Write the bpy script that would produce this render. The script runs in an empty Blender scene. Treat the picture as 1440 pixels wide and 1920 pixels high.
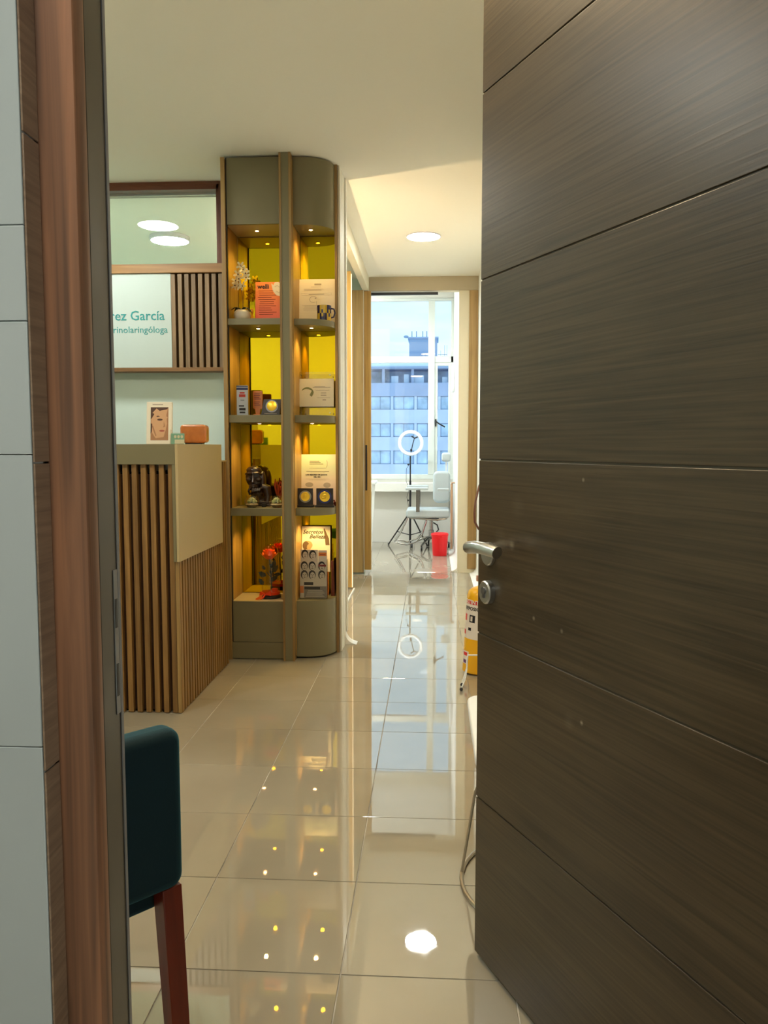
import bpy, bmesh, math, random
from mathutils import Vector, Matrix, Euler
C = bpy.context.scene.collection
random.seed(7)
PI = math.pi
cos, sin = math.cos, math.sin

# ------------------------------------------------------------------ camera, world, light, exposure
cd = bpy.data.cameras.new('camera'); cam = bpy.data.objects.new('camera', cd); C.objects.link(cam)
cam.location = (0, 0, 1.2276)
cam.rotation_euler = (PI/2 - 0.0821, 0, 0.0595)
cd.sensor_fit = 'VERTICAL'; cd.sensor_height = 24.0; cd.lens = 24.0*1508.0/1920.0
cd.clip_start = 0.02; cd.clip_end = 600
bpy.context.scene.camera = cam
vs = bpy.context.scene.view_settings
vs.view_transform = 'Standard'; vs.look = 'None'; vs.gamma = 1.0; vs.use_curve_mapping = False
vs.exposure = 0.25
cy = bpy.context.scene.cycles
try:
    cy.max_bounces = 10; cy.diffuse_bounces = 5; cy.glossy_bounces = 6; cy.transmission_bounces = 8; cy.transparent_max_bounces = 12
    cy.caustics_reflective = False; cy.caustics_refractive = False; cy.sample_clamp_indirect = 6.0
except Exception:
    pass
SKY = 2.0          # brightness of the hazy daylight sky
LAMP = 100.0         # brightness of the round ceiling lamps' diffusers
SPOT = 5.0          # watts of each little shelf spot

world = bpy.data.worlds.new('sky'); bpy.context.scene.world = world; world.use_nodes = True
nt = world.node_tree; nt.nodes.clear()
def wn(t, **k):
    n = nt.nodes.new(t)
    for a, b in k.items(): setattr(n, a, b)
    return n
out = wn('ShaderNodeOutputWorld'); bg = wn('ShaderNodeBackground'); tc = wn('ShaderNodeTexCoord')
sep = wn('ShaderNodeSeparateXYZ'); ramp = wn('ShaderNodeValToRGB'); mp = wn('ShaderNodeMapping'); noi = wn('ShaderNodeTexNoise')
r2 = wn('ShaderNodeValToRGB'); mix = wn('ShaderNodeMix', data_type='RGBA')
nt.links.new(tc.outputs['Generated'], sep.inputs[0]); nt.links.new(sep.outputs['Z'], ramp.inputs[0])
e = ramp.color_ramp.elements
e[0].position = 0.0; e[0].color = (0.50, 0.60, 0.66, 1); e[1].position = 0.6; e[1].color = (0.30, 0.56, 0.78, 1)
x = e.new(0.02); x.color = (0.42, 0.62, 0.68, 1); x = e.new(0.2); x.color = (0.29, 0.48, 0.58, 1)
mp.inputs['Scale'].default_value = (2, 2, 9); nt.links.new(tc.outputs['Generated'], mp.inputs[0]); nt.links.new(mp.outputs[0], noi.inputs['Vector'])
noi.inputs['Scale'].default_value = 2.2; noi.inputs['Detail'].default_value = 5
r2.color_ramp.elements[0].position = 0.52; r2.color_ramp.elements[0].color = (0, 0, 0, 1)
r2.color_ramp.elements[1].position = 0.72; r2.color_ramp.elements[1].color = (0.35, 0.35, 0.35, 1)
nt.links.new(noi.outputs['Fac'], r2.inputs[0]); nt.links.new(r2.outputs[0], mix.inputs[0]); nt.links.new(ramp.outputs[0], mix.inputs[6])
mix.inputs[7].default_value = (0.55, 0.66, 0.70, 1)
nt.links.new(mix.outputs[2], bg.inputs[0]); bg.inputs[1].default_value = SKY; nt.links.new(bg.outputs[0], out.inputs[0])

def area_portal(loc, rot, sx, sy):
    l = bpy.data.lights.new('window_portal', 'AREA'); l.shape = 'RECTANGLE'; l.size = sx; l.size_y = sy
    try: l.cycles.is_portal = True
    except Exception: return
    o = bpy.data.objects.new('window_portal', l); o.location = loc; o.rotation_euler = rot; C.objects.link(o)
area_portal((-0.6, 10.22, 1.95), (-PI/2, 0, 0), 2.0, 2.3)

# ------------------------------------------------------------------ materials
def s2l(c):
    c = c/255.0
    return c/12.92 if c <= 0.04045 else ((c+0.055)/1.055)**2.4
def rgb(r, g, b): return (s2l(r), s2l(g), s2l(b), 1)
MATS = {}
def newmat(name):
    m = bpy.data.materials.new(name); m.use_nodes = True; MATS[name] = m
    return m, m.node_tree, m.node_tree.nodes['Principled BSDF']
def P(name, col, rough=0.5, metal=0.0, ior=1.45, bump=0.0, bscale=60, var=0.0, vscale=3.0, coat=0.0):
    m, t, b = newmat(name)
    b.inputs['Roughness'].default_value = rough; b.inputs['Metallic'].default_value = metal; b.inputs['IOR'].default_value = ior
    b.inputs['Coat Weight'].default_value = coat; b.inputs['Coat Roughness'].default_value = 0.05
    N = t.nodes; L = t.links
    if bump or var:
        tc = N.new('ShaderNodeTexCoord')
    if var:
        n = N.new('ShaderNodeTexNoise'); n.inputs['Scale'].default_value = vscale; n.inputs['Detail'].default_value = 4
        L.new(tc.outputs['Object'], n.inputs['Vector'])
        r = N.new('ShaderNodeMapRange'); r.inputs['To Min'].default_value = 1-var; r.inputs['To Max'].default_value = 1+var
        r.inputs['From Min'].default_value = .3; r.inputs['From Max'].default_value = .7
        L.new(n.outputs['Fac'], r.inputs[0])
        h = N.new('ShaderNodeHueSaturation'); h.inputs['Color'].default_value = col; L.new(r.outputs[0], h.inputs['Value'])
        L.new(h.outputs[0], b.inputs['Base Color'])
    else:
        b.inputs['Base Color'].default_value = col
    if bump:
        n = N.new('ShaderNodeTexNoise'); n.inputs['Scale'].default_value = bscale; n.inputs['Detail'].default_value = 3
        L.new(tc.outputs['Object'], n.inputs['Vector'])
        bp = N.new('ShaderNodeBump'); bp.inputs['Strength'].default_value = bump; bp.inputs['Distance'].default_value = 0.002
        L.new(n.outputs['Fac'], bp.inputs['Height']); L.new(bp.outputs[0], b.inputs['Normal'])
    return m
def wood(name, c1, c2, axis='z', rough=0.45, fine=60, stretch=0.04, bump=0.3, streak=0.5):
    """grain running along one object axis; every object gets its own cut of it"""
    m, t, b = newmat(name); N = t.nodes; L = t.links
    tc = N.new('ShaderNodeTexCoord'); oi = N.new('ShaderNodeObjectInfo'); ad = N.new('ShaderNodeVectorMath'); ad.operation = 'ADD'
    mu = N.new('ShaderNodeVectorMath'); mu.operation = 'SCALE'; mu.inputs['Scale'].default_value = 37.0
    cx = N.new('ShaderNodeCombineXYZ')
    for i in range(3): L.new(oi.outputs['Random'], cx.inputs[i])
    L.new(cx.outputs[0], mu.inputs[0]); L.new(tc.outputs['Object'], ad.inputs[0]); L.new(mu.outputs[0], ad.inputs[1])
    mp = N.new('ShaderNodeMapping'); sc = [fine]*3; sc['xyz'.index(axis)] = fine*stretch; mp.inputs['Scale'].default_value = sc
    L.new(ad.outputs[0], mp.inputs[0])
    n = N.new('ShaderNodeTexNoise'); n.inputs['Scale'].default_value = 1.0; n.inputs['Detail'].default_value = 5; n.inputs['Distortion'].default_value = 0.6
    L.new(mp.outputs[0], n.inputs['Vector'])
    n2 = N.new('ShaderNodeTexNoise'); n2.inputs['Scale'].default_value = 0.12; n2.inputs['Detail'].default_value = 2
    L.new(mp.outputs[0], n2.inputs['Vector'])
    mx = N.new('ShaderNodeMath'); mx.operation = 'MULTIPLY_ADD'; mx.inputs[1].default_value = streak
    L.new(n.outputs['Fac'], mx.inputs[0]); 
    m2 = N.new('ShaderNodeMath'); m2.operation = 'MULTIPLY'; m2.inputs[1].default_value = 1-streak; L.new(n2.outputs['Fac'], m2.inputs[0])
    L.new(m2.outputs[0], mx.inputs[2])
    r = N.new('ShaderNodeValToRGB'); r.color_ramp.elements[0].position = 0.36; r.color_ramp.elements[0].color = c1
    r.color_ramp.elements[1].position = 0.64; r.color_ramp.elements[1].color = c2
    L.new(mx.outputs[0], r.inputs[0]); L.new(r.outputs[0], b.inputs['Base Color'])
    b.inputs['Roughness'].default_value = rough
    bp = N.new('ShaderNodeBump'); bp.inputs['Strength'].default_value = bump; bp.inputs['Distance'].default_value = 0.001
    L.new(n.outputs['Fac'], bp.inputs['Height']); L.new(bp.outputs[0], b.inputs['Normal'])
    return m
def emit(name, col, s):
    m, t, b = newmat(name); b.inputs['Base Color'].default_value = col
    b.inputs['Emission Color'].default_value = col; b.inputs['Emission Strength'].default_value = s
    return m
def glass(name, tint=(1, 1, 1, 1), rough=0.0, ior=1.5, boost=1.0):
    """clear sheet: lets light straight through, mirrors by Fresnel"""
    m = bpy.data.materials.new(name); m.use_nodes = True; t = m.node_tree; t.nodes.clear(); N = t.nodes; L = t.links
    o = N.new('ShaderNodeOutputMaterial'); mx = N.new('ShaderNodeMixShader'); tr = N.new('ShaderNodeBsdfTransparent'); gl = N.new('ShaderNodeBsdfGlossy')
    fr = N.new('ShaderNodeLayerWeight'); fr.inputs['Blend'].default_value = .5; tr.inputs[0].default_value = tint; gl.inputs['Roughness'].default_value = rough
    pw = N.new('ShaderNodeMath'); pw.operation = 'POWER'; pw.inputs[1].default_value = 5; L.new(fr.outputs['Facing'], pw.inputs[0])
    mu = N.new('ShaderNodeMath'); mu.operation = 'MULTIPLY_ADD'; mu.inputs[1].default_value = .92*boost; mu.inputs[2].default_value = ((ior-1)/(ior+1))**2*boost; mu.use_clamp = True
    L.new(pw.outputs[0], mu.inputs[0]); L.new(mu.outputs[0], mx.inputs[0]); L.new(tr.outputs[0], mx.inputs[1]); L.new(gl.outputs[0], mx.inputs[2]); L.new(mx.outputs[0], o.inputs[0])
    return m

M_ceil = P('ceiling_paint', (0.86, 0.84, 0.76, 1), 0.85, bump=.05, bscale=200)
M_mint = P('mint_wall_paint', (0.60, 0.72, 0.66, 1), 0.7, bump=.05, bscale=200)
M_white = P('white_paint', (0.80, 0.79, 0.74, 1), 0.6)
M_cream = P('cream_paint', (0.68, 0.62, 0.47, 1), 0.6)
M_yellow = P('entry_wall_paint', (0.78, 0.74, 0.64, 1), 0.6)
M_cove = P('white_cove_vinyl', (0.82, 0.81, 0.76, 1), 0.3)
M_header = P('beige_header_laminate', (0.42, 0.35, 0.24, 1), 0.5)
M_taupe = P('taupe_lacquer', (0.172, 0.152, 0.083, 1), 0.42, var=.03)
M_taupe_lit = P('lit_taupe_lacquer', (0.44, 0.35, 0.19, 1), 0.42, var=.03)  # same taupe, with the warm light on the counter side put into the colour
M_grout = P('grey_grout', (0.36, 0.34, 0.30, 1), 0.8, var=.6, vscale=5)
M_slat = wood('oak_slat', rgb(104, 74, 34), rgb(152, 114, 60), 'z', 0.5)
M_slatbk = P('dark_groove_backing', rgb(58, 34, 16), 0.8)
M_oak = wood('oak_edge', rgb(120, 92, 50), rgb(168, 136, 84), 'z', 0.45, fine=45)
M_orangewood = wood('honey_veneer', rgb(148, 110, 50), rgb(190, 150, 80), 'z', 0.4, fine=40)
M_oakx = wood('oak_rail', rgb(112, 78, 42), rgb(160, 120, 72), 'x', 0.45, fine=45)
M_walnut = wood('walnut_frame', rgb(70, 34, 20), rgb(112, 62, 38), 'x', 0.4)
M_walnutz = wood('walnut_stile', rgb(62, 30, 18), rgb(100, 56, 34), 'z', 0.4)
M_signslat = wood('grey_walnut_slat', rgb(88, 68, 44), rgb(148, 122, 88), 'z', 0.5, fine=50)
M_bronze = P('pale_aluminium_edge', (0.55, 0.50, 0.42, 1), 0.35, 0.6)
M_chrome = P('chrome', (0.45, 0.45, 0.46, 1), 0.12, 1.0)
M_steel = P('brushed_steel', (0.52, 0.53, 0.52, 1), 0.32, 1.0, bump=.1, bscale=300)
M_steeldark = P('steel_plate', (0.22, 0.22, 0.23, 1), 0.35, 0.9)
M_black = P('black_plastic', (0.012, 0.012, 0.014, 1), 0.4)
M_mirror = P('yellow_mirror', (0.80, 0.62, 0.012, 1), 0.02, 1.0)
M_glass = glass('window_glass')
M_glassint = glass('interior_glass', (0.93, 0.98, 0.95, 1), boost=1.2)
M_dome = glass('dome_glass', (.97, .96, .92, 1), ior=1.5, boost=1.5)
M_acryl = glass('acrylic', (0.97, 0.97, 0.95, 1), ior=1.45, boost=.7)
M_lampglass = emit('lamp_diffuser', (0.98, 1.0, 0.93, 1), LAMP)
M_spotlens = emit('warm_spot_lens', (1.0, 0.62, 0.28, 1), 25)
M_led = emit('warm_led_strip', (1.0, 0.80, 0.50, 1), 1.0)
M_lamprim = P('white_lamp_rim', (0.75, 0.72, 0.80, 1), 0.4)
M_teal = P('teal_velvet', (0.0015, 0.016, 0.025, 1), 0.85, bump=.2, bscale=400)
MATS['teal_velvet'].node_tree.nodes['Principled BSDF'].inputs['Sheen Weight'].default_value = .5
MATS['teal_velvet'].node_tree.nodes['Principled BSDF'].inputs['Sheen Tint'].default_value = (.0, .32, .45, 1)
M_cherry = wood('cherry_leg', rgb(104, 30, 8), rgb(150, 50, 16), 'z', 0.3, fine=30)
M_vinyl = P('pale_grey_vinyl', (0.46, 0.52, 0.54, 1), 0.35)
M_red = P('red_plastic', (0.75, 0.008, 0.015, 1), 0.3)
M_yel = P('yellow_enamel', (0.80, 0.42, 0.012, 1), 0.25)
M_whitepl = P('white_plastic', (0.80, 0.83, 0.84, 1), 0.3)
M_greypl = P('grey_plastic', (0.34, 0.33, 0.30, 1), 0.4)
M_wire = P('satin_wire', (0.50, 0.46, 0.38, 1), 0.3, 0.9)
M_terr = P('orange_wood_gloss', (0.50, 0.16, 0.035, 1), 0.22, var=.15, vscale=25, coat=.6)
M_paper = P('white_paper', (0.80, 0.74, 0.62, 1), 0.6)
M_ink = P('grey_ink', (0.16, 0.12, 0.10, 1), 0.7)
M_inklight = P('pale_ink', (0.42, 0.36, 0.30, 1), 0.7)
M_inkgreen = P('teal_lettering', (0.03, 0.27, 0.26, 1), 0.5)
M_gold = P('gold_medal', (0.95, 0.62, 0.06, 1), 0.3, 0.85)
M_signbd = P('pale_sign_board', (0.46, 0.54, 0.50, 1), 0.55)
M_stbl = P('black_statue', (0.022, 0.012, 0.010, 1), 0.3, coat=.6)
M_alum = P('white_aluminium', (0.62, 0.66, 0.62, 1), 0.4)
M_brown = P('brown_cable', rgb(86, 44, 26), 0.4)
M_deskwood = P('tan_wood_edge', rgb(176, 140, 110), 0.5)

def tile_mat():
    m, t, b = newmat('polished_porcelain'); N = t.nodes; L = t.links
    tc = N.new('ShaderNodeTexCoord'); oi = N.new('ShaderNodeObjectInfo')
    mu = N.new('ShaderNodeVectorMath'); mu.operation = 'ADD'; L.new(tc.outputs['Object'], mu.inputs[0]); L.new(oi.outputs['Location'], mu.inputs[1])
    n = N.new('ShaderNodeTexNoise'); n.inputs['Scale'].default_value = 2.2; n.inputs['Detail'].default_value = 6; L.new(mu.outputs[0], n.inputs['Vector'])
    r = N.new('ShaderNodeValToRGB'); r.color_ramp.elements[0].position = .3; r.color_ramp.elements[0].color = (0.315, 0.277, 0.208, 1)
    r.color_ramp.elements[1].position = .7; r.color_ramp.elements[1].color = (0.365, 0.325, 0.25, 1)
    L.new(n.outputs['Fac'], r.inputs[0])
    hs = N.new('ShaderNodeHueSaturation'); mr = N.new('ShaderNodeMapRange'); mr.inputs['To Min'].default_value = .95; mr.inputs['To Max'].default_value = 1.05
    L.new(oi.outputs['Random'], mr.inputs[0]); L.new(mr.outputs[0], hs.inputs['Value']); L.new(r.outputs[0], hs.inputs['Color'])
    L.new(hs.outputs[0], b.inputs['Base Color'])
    n2 = N.new('ShaderNodeTexNoise'); n2.inputs['Scale'].default_value = 14; n2.inputs['Detail'].default_value = 8; L.new(mu.outputs[0], n2.inputs['Vector'])
    mr2 = N.new('ShaderNodeMapRange'); mr2.inputs['From Min'].default_value = .4; mr2.inputs['From Max'].default_value = .75
    mr2.inputs['To Min'].default_value = 0.01; mr2.inputs['To Max'].default_value = 0.05
    L.new(n2.outputs['Fac'], mr2.inputs[0]); L.new(mr2.outputs[0], b.inputs['Roughness'])
    b.inputs['IOR'].default_value = 2.3
    bp = N.new('ShaderNodeBump'); bp.inputs['Strength'].default_value = .006; bp.inputs['Distance'].default_value = .01
    n3 = N.new('ShaderNodeTexNoise'); n3.inputs['Scale'].default_value = 7; L.new(mu.outputs[0], n3.inputs['Vector'])
    L.new(n3.outputs['Fac'], bp.inputs['Height']); L.new(bp.outputs[0], b.inputs['Normal'])
    return m
M_tile = tile_mat()

def door_mat(name='dark_brown_laminate', c1=rgb(52, 41, 27), c2=rgb(80, 66, 46), worn=True):
    m, t, b = newmat(name); N = t.nodes; L = t.links
    tc = N.new('ShaderNodeTexCoord'); mp = N.new('ShaderNodeMapping'); mp.inputs['Scale'].default_value = (2.6, 8, 150)
    L.new(tc.outputs['Object'], mp.inputs[0])
    n = N.new('ShaderNodeTexNoise'); n.inputs['Scale'].default_value = 1; n.inputs['Detail'].default_value = 6; n.inputs['Distortion'].default_value = .4; L.new(mp.outputs[0], n.inputs['Vector'])
    mp2 = N.new('ShaderNodeMapping'); mp2.inputs['Scale'].default_value = (1.5, 3, 5); L.new(tc.outputs['Object'], mp2.inputs[0])
    n2 = N.new('ShaderNodeTexNoise'); n2.inputs['Scale'].default_value = 1.3; n2.inputs['Detail'].default_value = 3; L.new(mp2.outputs[0], n2.inputs['Vector'])
    av = N.new('ShaderNodeMath'); av.operation = 'MULTIPLY_ADD'; av.inputs[1].default_value = .6; L.new(n.outputs['Fac'], av.inputs[0])
    av2 = N.new('ShaderNodeMath'); av2.operation = 'MULTIPLY'; av2.inputs[1].default_value = .4; L.new(n2.outputs['Fac'], av2.inputs[0]); L.new(av2.outputs[0], av.inputs[2])
    r = N.new('ShaderNodeValToRGB'); r.color_ramp.elements[0].position = .37; r.color_ramp.elements[0].color = c1
    r.color_ramp.elements[1].position = .64; r.color_ramp.elements[1].color = c2; L.new(av.outputs[0], r.inputs[0])
    col = r.outputs[0]
    if worn:   # a few pale chips in the laminate, where the photograph shows them (metres along the leaf and up)
        for (px, pz, rad, amt) in [(-.75, 1.015, .012, .35), (-.80, 1.02, .03, .10), (-.66, .875, .006, .8), (-.56, .87, .006, .6), (-.73, 1.10, .03, .08), (-.49, .71, .006, .8), (-.53, .70, .02, .1), (-.50, 1.165, .005, .6)]:
            vd = N.new('ShaderNodeVectorMath'); vd.operation = 'DISTANCE'; se = N.new('ShaderNodeMapping'); se.inputs['Scale'].default_value = (1, 0, 1)
            L.new(tc.outputs['Object'], se.inputs[0]); L.new(se.outputs[0], vd.inputs[0]); vd.inputs[1].default_value = (px, 0, pz)
            mr = N.new('ShaderNodeMapRange'); mr.inputs['From Min'].default_value = rad; mr.inputs['From Max'].default_value = 0; mr.inputs['To Max'].default_value = amt
            L.new(vd.outputs['Value'], mr.inputs[0])
            mm = N.new('ShaderNodeMath'); mm.operation = 'MULTIPLY'; L.new(mr.outputs[0], mm.inputs[0]); L.new(n.outputs['Fac'], mm.inputs[1])
            mx = N.new('ShaderNodeMix'); mx.data_type = 'RGBA'; L.new(mm.outputs[0], mx.inputs[0]); L.new(col, mx.inputs[6]); mx.inputs[7].default_value = rgb(215, 200, 175)
            col = mx.outputs[2]
    L.new(col, b.inputs['Base Color']); b.inputs['Roughness'].default_value = .34; b.inputs['IOR'].default_value = 1.45
    bp = N.new('ShaderNodeBump'); bp.inputs['Strength'].default_value = .35; bp.inputs['Distance'].default_value = .0008
    L.new(n.outputs['Fac'], bp.inputs['Height']); L.new(bp.outputs[0], b.inputs['Normal'])
    return m
M_door = door_mat()
M_doorlam = door_mat('casing_laminate', rgb(128, 104, 84), rgb(162, 134, 108), False)
M_jamb = P('dark_olive_jamb_lacquer', rgb(80, 70, 54), 0.3, var=.12, vscale=6)
M_redwood = wood('reddish_frame_timber', rgb(112, 80, 60), rgb(190, 130, 92), 'z', 0.35, fine=60, stretch=.03, streak=.5)
M_outwall = P('glossy_grey_green_tile', (0.50, 0.53, 0.51, 1), 0.10, ior=1.5, var=.05, vscale=2)

# ------------------------------------------------------------------ mesh builder
class MB:
    def __init__(s): s.v = []; s.f = []; s.m = []; s.mi = 0
    def quad(s, *p):
        n = len(s.v); s.v += [Vector(q) for q in p]; s.f.append(tuple(range(n, n+len(p)))); s.m.append(s.mi); return s
    def box(s, x0, x1, y0, y1, z0, z1):
        if x0 > x1: x0, x1 = x1, x0
        if y0 > y1: y0, y1 = y1, y0
        if z0 > z1: z0, z1 = z1, z0
        n = len(s.v)
        s.v += [Vector(q) for q in ((x0,y0,z0),(x1,y0,z0),(x1,y1,z0),(x0,y1,z0),(x0,y0,z1),(x1,y0,z1),(x1,y1,z1),(x0,y1,z1))]
        for f in ((0,3,2,1),(4,5,6,7),(0,1,5,4),(1,2,6,5),(2,3,7,6),(3,0,4,7)): s.f.append(tuple(n+i for i in f)); s.m.append(s.mi)
        return s
    def prism(s, pts, a, b, axis='y'):
        """outline pts in the two other axes, extruded along axis from a to b"""
        def mk(p, t):
            if axis == 'y': return Vector((p[0], t, p[1]))
            if axis == 'z': return Vector((p[0], p[1], t))
            return Vector((t, p[0], p[1]))
        n = len(s.v); k = len(pts)
        s.v += [mk(p, a) for p in pts] + [mk(p, b) for p in pts]
        s.f.append(tuple(range(n, n+k))); s.m.append(s.mi); s.f.append(tuple(range(n+2*k-1, n+k-1, -1))); s.m.append(s.mi)
        for i in range(k):
            j = (i+1) % k; s.f.append((n+i, n+k+i, n+k+j, n+j)); s.m.append(s.mi)
        return s
    def lathe(s, prof, c=(0, 0, 0), seg=24, axis='z', ell=(1, 1)):
        """prof: (radius, height)"""
        n = len(s.v); k = len(prof)
        for i in range(seg):
            a = 2*PI*i/seg
            for r, h in prof:
                x, y = r*cos(a)*ell[0], r*sin(a)*ell[1]
                p = (x, y, h) if axis == 'z' else ((x, h, y) if axis == 'y' else (h, x, y))
                s.v.append(Vector(p)+Vector(c))
        for i in range(seg):
            j = (i+1) % seg
            for q in range(k-1):
                s.f.append((n+i*k+q, n+j*k+q, n+j*k+q+1, n+i*k+q+1)); s.m.append(s.mi)
        if prof[0][0] > 1e-6: s.f.append(tuple(n+i*k for i in range(seg))[::-1]); s.m.append(s.mi)
        if prof[-1][0] > 1e-6: s.f.append(tuple(n+i*k+k-1 for i in range(seg))); s.m.append(s.mi)
        return s
    def tube(s, path, r, seg=8, closed=False):
        path = [Vector(p) for p in path]; n = len(s.v); k = len(path); prev = None
        for i, p in enumerate(path):
            if closed: d = path[(i+1) % k]-path[i-1]
            else: d = path[min(i+1, k-1)]-path[max(i-1, 0)]
            d.normalize()
            if prev is None:
                u = d.orthogonal().normalized()
            else:
                u = (prev - d*prev.dot(d)).normalized()
            prev = u; w = d.cross(u); rr = r[i] if isinstance(r, (list, tuple)) else r
            for q in range(seg):
                a = 2*PI*q/seg; s.v.append(p+(u*cos(a)+w*sin(a))*rr)
        for i in range(k if closed else k-1):
            i2 = (i+1) % k
            off = 0
            if closed and i == k-1:   # match seam twist
                v0 = s.v[n+i*seg]; off = min(range(seg), key=lambda q: (s.v[n+q]-v0).length)
            for q in range(seg):
                q2 = (q+1) % seg
                s.f.append((n+i*seg+q, n+i*seg+q2, n+i2*seg+(q2+off) % seg, n+i2*seg+(q+off) % seg)); s.m.append(s.mi)
        if not closed:
            s.f.append(tuple(n+q for q in range(seg))[::-1]); s.m.append(s.mi); s.f.append(tuple(n+(k-1)*seg+q for q in range(seg))); s.m.append(s.mi)
        return s
    def ball(s, c, r, seg=14, rings=8):
        if not isinstance(r, (list, tuple)): r = (r, r, r)
        n = len(s.v); c = Vector(c)
        for i in range(1, rings):
            t = PI*i/rings
            for q in range(seg):
                a = 2*PI*q/seg; s.v.append(c+Vector((r[0]*sin(t)*cos(a), r[1]*sin(t)*sin(a), r[2]*cos(t))))
        s.v += [c+Vector((0, 0, r[2])), c-Vector((0, 0, r[2]))]; top, bot = n+(rings-1)*seg, n+(rings-1)*seg+1
        for i in range(rings-2):
            for q in range(seg):
                q2 = (q+1) % seg; s.f.append((n+i*seg+q, n+(i+1)*seg+q, n+(i+1)*seg+q2, n+i*seg+q2)); s.m.append(s.mi)
        for q in range(seg):
            q2 = (q+1) % seg
            s.f.append((top, n+q, n+q2)); s.m.append(s.mi); b0 = n+(rings-2)*seg; s.f.append((bot, b0+q2, b0+q)); s.m.append(s.mi)
        return s
    def xf(s, M, start=0):
        for i in range(start, len(s.v)): s.v[i] = M @ s.v[i]
        return s
def arc(cx, cz, r, a0, a1, n=8, rz=None):
    rz = r if rz is None else rz
    return [(cx+r*cos(a0+(a1-a0)*i/n), cz+rz*sin(a0+(a1-a0)*i/n)) for i in range(n+1)]
def rrect(x0, x1, z0, z1, r, n=5):
    p = []
    for cx, cz, a in ((x1-r, z1-r, 0), (x0+r, z1-r, PI/2), (x0+r, z0+r, PI), (x1-r, z0+r, 1.5*PI)): p += arc(cx, cz, r, a, a+PI/2, n)
    return p
def ell(cx, cz, rx, rz, n=16): return [(cx+rx*cos(2*PI*i/n), cz+rz*sin(2*PI*i/n)) for i in range(n)]

OFF = {}
def make_mesh(name, mb, mats, off=Vector((0, 0, 0)), sharp=35, recalc=True):
    me = bpy.data.meshes.new(name)
    me.from_pydata([tuple(v-off) for v in mb.v], [], mb.f)
    if not isinstance(mats, (list, tuple)): mats = [mats]
    for m in mats: me.materials.append(m)
    me.polygons.foreach_set('material_index', mb.m)
    if recalc:
        bm = bmesh.new(); bm.from_mesh(me); bmesh.ops.recalc_face_normals(bm, faces=bm.faces); bm.to_mesh(me); bm.free()
    me.polygons.foreach_set('use_smooth', [True]*len(me.polygons))
    me.set_sharp_from_angle(angle=math.radians(sharp)); me.update()
    return me
def obj(name, mb, mats, parent=None, world=True, bevel=0, bseg=2, sharp=35, label=None, share=None):
    """links ONE mesh object; geometry is given in world coordinates (world=True) or in the parent's own"""
    off = Vector((0, 0, 0))
    if parent is not None:
        if world: off = OFF[parent.name].copy()
    elif world:
        xs = [v.x for v in mb.v]; ys = [v.y for v in mb.v]; zs = [v.z for v in mb.v]
        off = Vector(((min(xs)+max(xs))/2, (min(ys)+max(ys))/2, min(zs)))
    me = share or make_mesh(name, mb, mats, off, sharp)
    o = bpy.data.objects.new(name, me); C.objects.link(o)
    if parent is not None: o.parent = parent; OFF[o.name] = OFF[parent.name].copy()
    else: o.location = off; OFF[o.name] = off.copy()
    if bevel:
        b = o.modifiers.new('bevel', 'BEVEL'); b.width = bevel; b.segments = bseg; b.limit_method = 'ANGLE'; b.angle_limit = math.radians(40)
    if label: o['label'] = label
    return o
def piece(name, me, loc, parent, label=None):
    """a repeat that shares mesh data; loc in the parent's coordinates"""
    o = bpy.data.objects.new(name, me); C.objects.link(o); o.parent = parent; o.location = loc
    OFF[o.name] = OFF[parent.name] + Vector(loc)
    if label: o['label'] = label
    return o
def tag(o, label, cat, group=None):
    o['label'] = label; o['category'] = cat
    if group: o['group'] = group
    return o
def thing(name, label, cat, loc=(0, 0, 0), rz=0, group=None, rot=None):
    o = bpy.data.objects.new(name, None); o.empty_display_size = .05; C.objects.link(o)
    o.location = loc; o.rotation_euler = rot or (0, 0, rz); OFF[o.name] = Vector(loc)
    return tag(o, label, cat, group)
def struct(name, mb, mats, label, parent=None, **k):
    o = obj(name, mb, mats, parent, **k); o['kind'] = 'structure'; o['label'] = label
    o['category'] = {'wall': 'wall', 'floo': 'floor', 'ceil': 'ceiling', 'door': 'door', 'wind': 'window', 'base': 'baseboard', 'trim': 'trim'}.get(name[:4], 'wall')
    return o
def semp(name, label, cat, loc=(0, 0, 0), rz=0):
    o = thing(name, label, cat, loc, rz); o['kind'] = 'structure'; return o
def copy_tree(o, parent=None):
    c = o.copy(); C.objects.link(c); c.parent = parent
    OFF[c.name] = Vector(c.location) if parent is None else OFF[parent.name].copy()
    for ch in list(o.children): copy_tree(ch, c)
    return c
def text_mesh(s, size, shear=0, align='LEFT', extrude=.0006, bold=0):
    cu = bpy.data.curves.new('lettering', 'FONT'); cu.body = s; cu.size = size; cu.shear = shear; cu.align_x = align; cu.extrude = extrude; cu.offset = bold
    cu.resolution_u = 2
    t = bpy.data.objects.new('lettering', cu); C.objects.link(t)
    bpy.context.view_layer.update()
    me = bpy.data.meshes.new_from_object(t.evaluated_get(bpy.context.evaluated_depsgraph_get()))
    bpy.data.objects.remove(t); bpy.data.curves.remove(cu)
    return me
def text(s, size, loc, mat, parent, name='lettering', world=True, **k):
    """upright lettering facing -y"""
    me = text_mesh(s, size, **k); me.transform(Matrix.Rotation(PI/2, 4, 'X'))
    l = Vector(loc) - (OFF[parent.name] if world else Vector((0, 0, 0)))
    me.transform(Matrix.Translation(l)); me.materials.clear(); me.materials.append(mat)
    o = bpy.data.objects.new(name, me); C.objects.link(o); o.parent = parent; OFF[o.name] = OFF[parent.name].copy()
    return o

# ------------------------------------------------------------------ the setting
CZ = 2.82
TS = 0.4; X0 = -0.5177*TS; Y0 = 4.4244*TS   # tile grid lines: x = X0 + k*TS, y = Y0 + k*TS
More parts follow.
